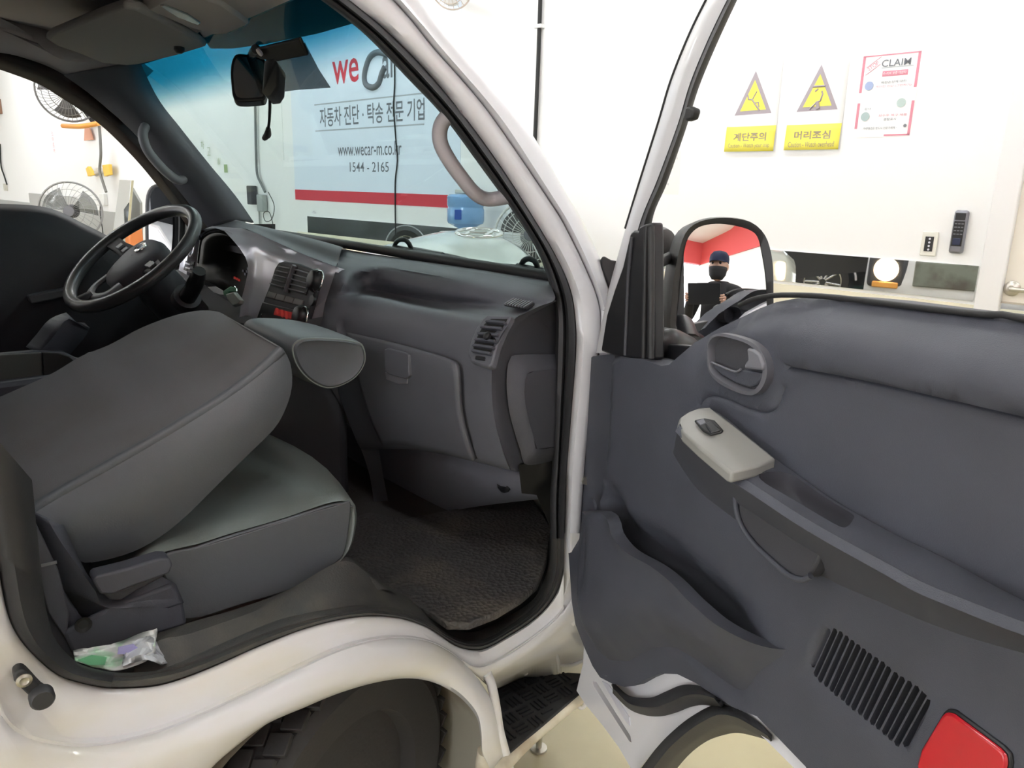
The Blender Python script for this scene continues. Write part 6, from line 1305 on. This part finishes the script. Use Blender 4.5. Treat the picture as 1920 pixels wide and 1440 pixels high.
# ---- photographer with tablet (seen in the door mirror)
tb_n = -FW.copy()
tabc = CAM-FW*.016+RT*(-.095)+UP*(-.060)
tag(box('tablet', tabc, (.255, .168, .008), mat('tablet_case', (.015, .015, .018), .4), None, (RT, UP, FW), .004), 'dark tablet held up in front of the face by the photographer', 'tablet')
person = empty('person', (2.12, -.30, 0), 'person in dark jacket and navy cap holding up a tablet', 'person')
fdir = np.array([FW[0], FW[1], 0]); fdir /= np.linalg.norm(fdir); rdir = np.array([RT[0], RT[1], 0]); rdir /= np.linalg.norm(rdir)
PC = np.array([CAM[0], CAM[1], 0])-fdir*.36-rdir*.07
def PP_(r, f, z): return PC+rdir*r+fdir*f+UZ*z
def skin(name, verts, edges, rad, m_, parent, sub=2):
    me = bpy.data.meshes.new(name); me.from_pydata([tuple(v) for v in verts], edges, []); o = bpy.data.objects.new(name, me); COL.objects.link(o)
    sm = o.modifiers.new('skin', 'SKIN'); sm.use_smooth_shade = True
    for i, r in enumerate(rad):
        me.skin_vertices[0].data[i].radius = r if isinstance(r, tuple) else (r, r)
    me.skin_vertices[0].data[0].use_root = True
    s = o.modifiers.new('sub', 'SUBSURF'); s.levels = sub; s.render_levels = sub
    me.materials.append(m_); setparent(o, parent); return o
jacket = mat('dark_jacket', (.016, .015, .018), .8, bump=.3, bscale=60); skinm = mat('skin', (.50, .30, .22), .5); navy = mat('navy_cap', (.012, .018, .05), .8)
# body: pelvis, chest, neck, legs, arms raised to the tablet
grL = tabc-RT*.125-FW*.005-UP*.02; grR = tabc+RT*.125-FW*.005-UP*.03
V = [PP_(0, 0, .92), PP_(0, 0, 1.10), PP_(0, 0, 1.30), PP_(0, 0, 1.42), PP_(0, .015, 1.50),
     PP_(-.18, 0, 1.40), PP_(-.25, .03, 1.15), grL-fdir*.05-UZ*.03,
     PP_(.18, 0, 1.40), PP_(.25, .03, 1.15), grR-fdir*.05-UZ*.03,
     PP_(-.10, 0, .86), PP_(-.11, .02, .48), PP_(-.11, -.01, .09), PP_(-.12, .14, .05),
     PP_(.10, 0, .86), PP_(.11, .02, .48), PP_(.11, -.01, .09), PP_(.12, .14, .05)]
E = [(0, 1), (1, 2), (2, 3), (3, 4), (3, 5), (5, 6), (6, 7), (3, 8), (8, 9), (9, 10), (0, 11), (11, 12), (12, 13), (13, 14), (0, 15), (15, 16), (16, 17), (17, 18)]
Rr = [(.15, .12), (.15, .115), (.165, .12), (.10, .09), .062, .075, .052, .036, .075, .052, .036, .095, .065, .05, .04, .095, .065, .05, .04]
skin('body', V, E, Rr, jacket, person)
hc_ = PP_(0, .05, 1.615)
# head: lathe-like loft with face
rows = []
for z_, rx, ry, off in ((-.125, .018, .03, .02), (-.11, .045, .055, .02), (-.07, .064, .08, .012), (-.02, .073, .092, .004), (.03, .076, .096, 0), (.075, .070, .088, -.004), (.105, .05, .065, -.006), (.12, .015, .02, -.006)):
    rows.append([hc_+UZ*z_+rdir*rx*math.cos(t)+fdir*(ry*math.sin(t)+off) for t in np.linspace(0, 2*math.pi, 24, endpoint=False)])
head = loft('head', rows, skinm, person, 24, closed=True, cap=True, smooth_rows=False, angle=80)
lathe('nose', hc_+fdir*.090-UZ*.015, fdir-UZ*.4, [(.017, -.01), (.013, .008), (.006, .018), (0, .02)], skinm, person, 12)
for s in (-1, 1):
    lathe('ear', hc_+rdir*s*.074-UZ*.005, rdir*s, [(.026, -.006), (.028, .004), (.018, .010), (.006, .006), (0, .005)], skinm, person, 14, sx=.7, sy=1.1)
    lathe('eye', hc_+rdir*s*.031+fdir*.087+UZ*.018, fdir, [(.012, -.004), (.010, .003), (.004, .006), (0, .0065)], M['plastic_b'], person, 12)
tube('mouth', [hc_+fdir*.082+rdir*x_-UZ*.062 for x_ in (-.022, 0, .022)], .004, mat('lips', (.38, .15, .13), .5), person, 8)
# dark face cover over nose and mouth
rows = []
for z_, rx, ry, off in ((-.118, .04, .055, .02), (-.08, .067, .085, .014), (-.04, .074, .098, .010), (-.012, .076, .104, .008)):
    rows.append([hc_+UZ*z_+rdir*rx*math.sin(t)+fdir*(ry*math.cos(t)+off) for t in np.linspace(-1.5, 1.5, 15)])
loft('face_cover', rows, jacket, person, 20, solid=.003)
rows = []
for z_, k in ((.035, 1.06), (.07, 1.08), (.10, 1.0), (.125, .75), (.14, .25)):
    rows.append([hc_+UZ*z_+rdir*.078*k*math.cos(t)+fdir*.100*k*math.sin(t) for t in np.linspace(0, 2*math.pi, 24, endpoint=False)])
loft('cap', rows, navy, person, 24, closed=True, cap=True, smooth_rows=False, angle=80)
rows = []
for s_, o_ in ((.0, .0), (.5, .035), (1.0, .06)):
    rows.append([hc_+UZ*(.040-.012*s_)+rdir*.078*math.sin(t)*(1-.05*s_)+fdir*(.10*math.cos(t)+o_*math.cos(t)) for t in np.linspace(-1.2, 1.2, 13)])
loft('cap_brim', rows, navy, person, 16, solid=.004)
# hands closed round the tablet's edges
for s, g_ in ((-1, grL), (1, grR)):
    wr = g_-fdir*.05-UZ*.03
    palm = g_+RT*s*.012-UP*.005-FW*.02
    hv = [wr, palm]; he = [(0, 1)]; hr = [.026, (.030, .018)]
    skin('hand', hv+[palm+UP*.02], he+[(1, 2)], hr+[(.026, .014)], skinm, person)
    for k, ln in enumerate((.030, .036, .034, .026)):
        b0_ = palm+UP*(.026-.018*k)+RT*s*.006; k1 = b0_+FW*ln*.8+RT*s*.004; k2 = k1+FW*.010-RT*s*ln*.8
        skin('finger', [b0_, k1, k2], [(0, 1), (1, 2)], [.0095, .0085, .0075], skinm, person)
    t0_ = palm-UP*.005-RT*s*.01; skin('thumb', [t0_, t0_-RT*s*.022+UP*.018-FW*.002, t0_-RT*s*.045+UP*.030+FW*.002], [(0, 1), (1, 2)], [.012, .010, .008], skinm, person)
# flat top-level tidy: nothing else floats
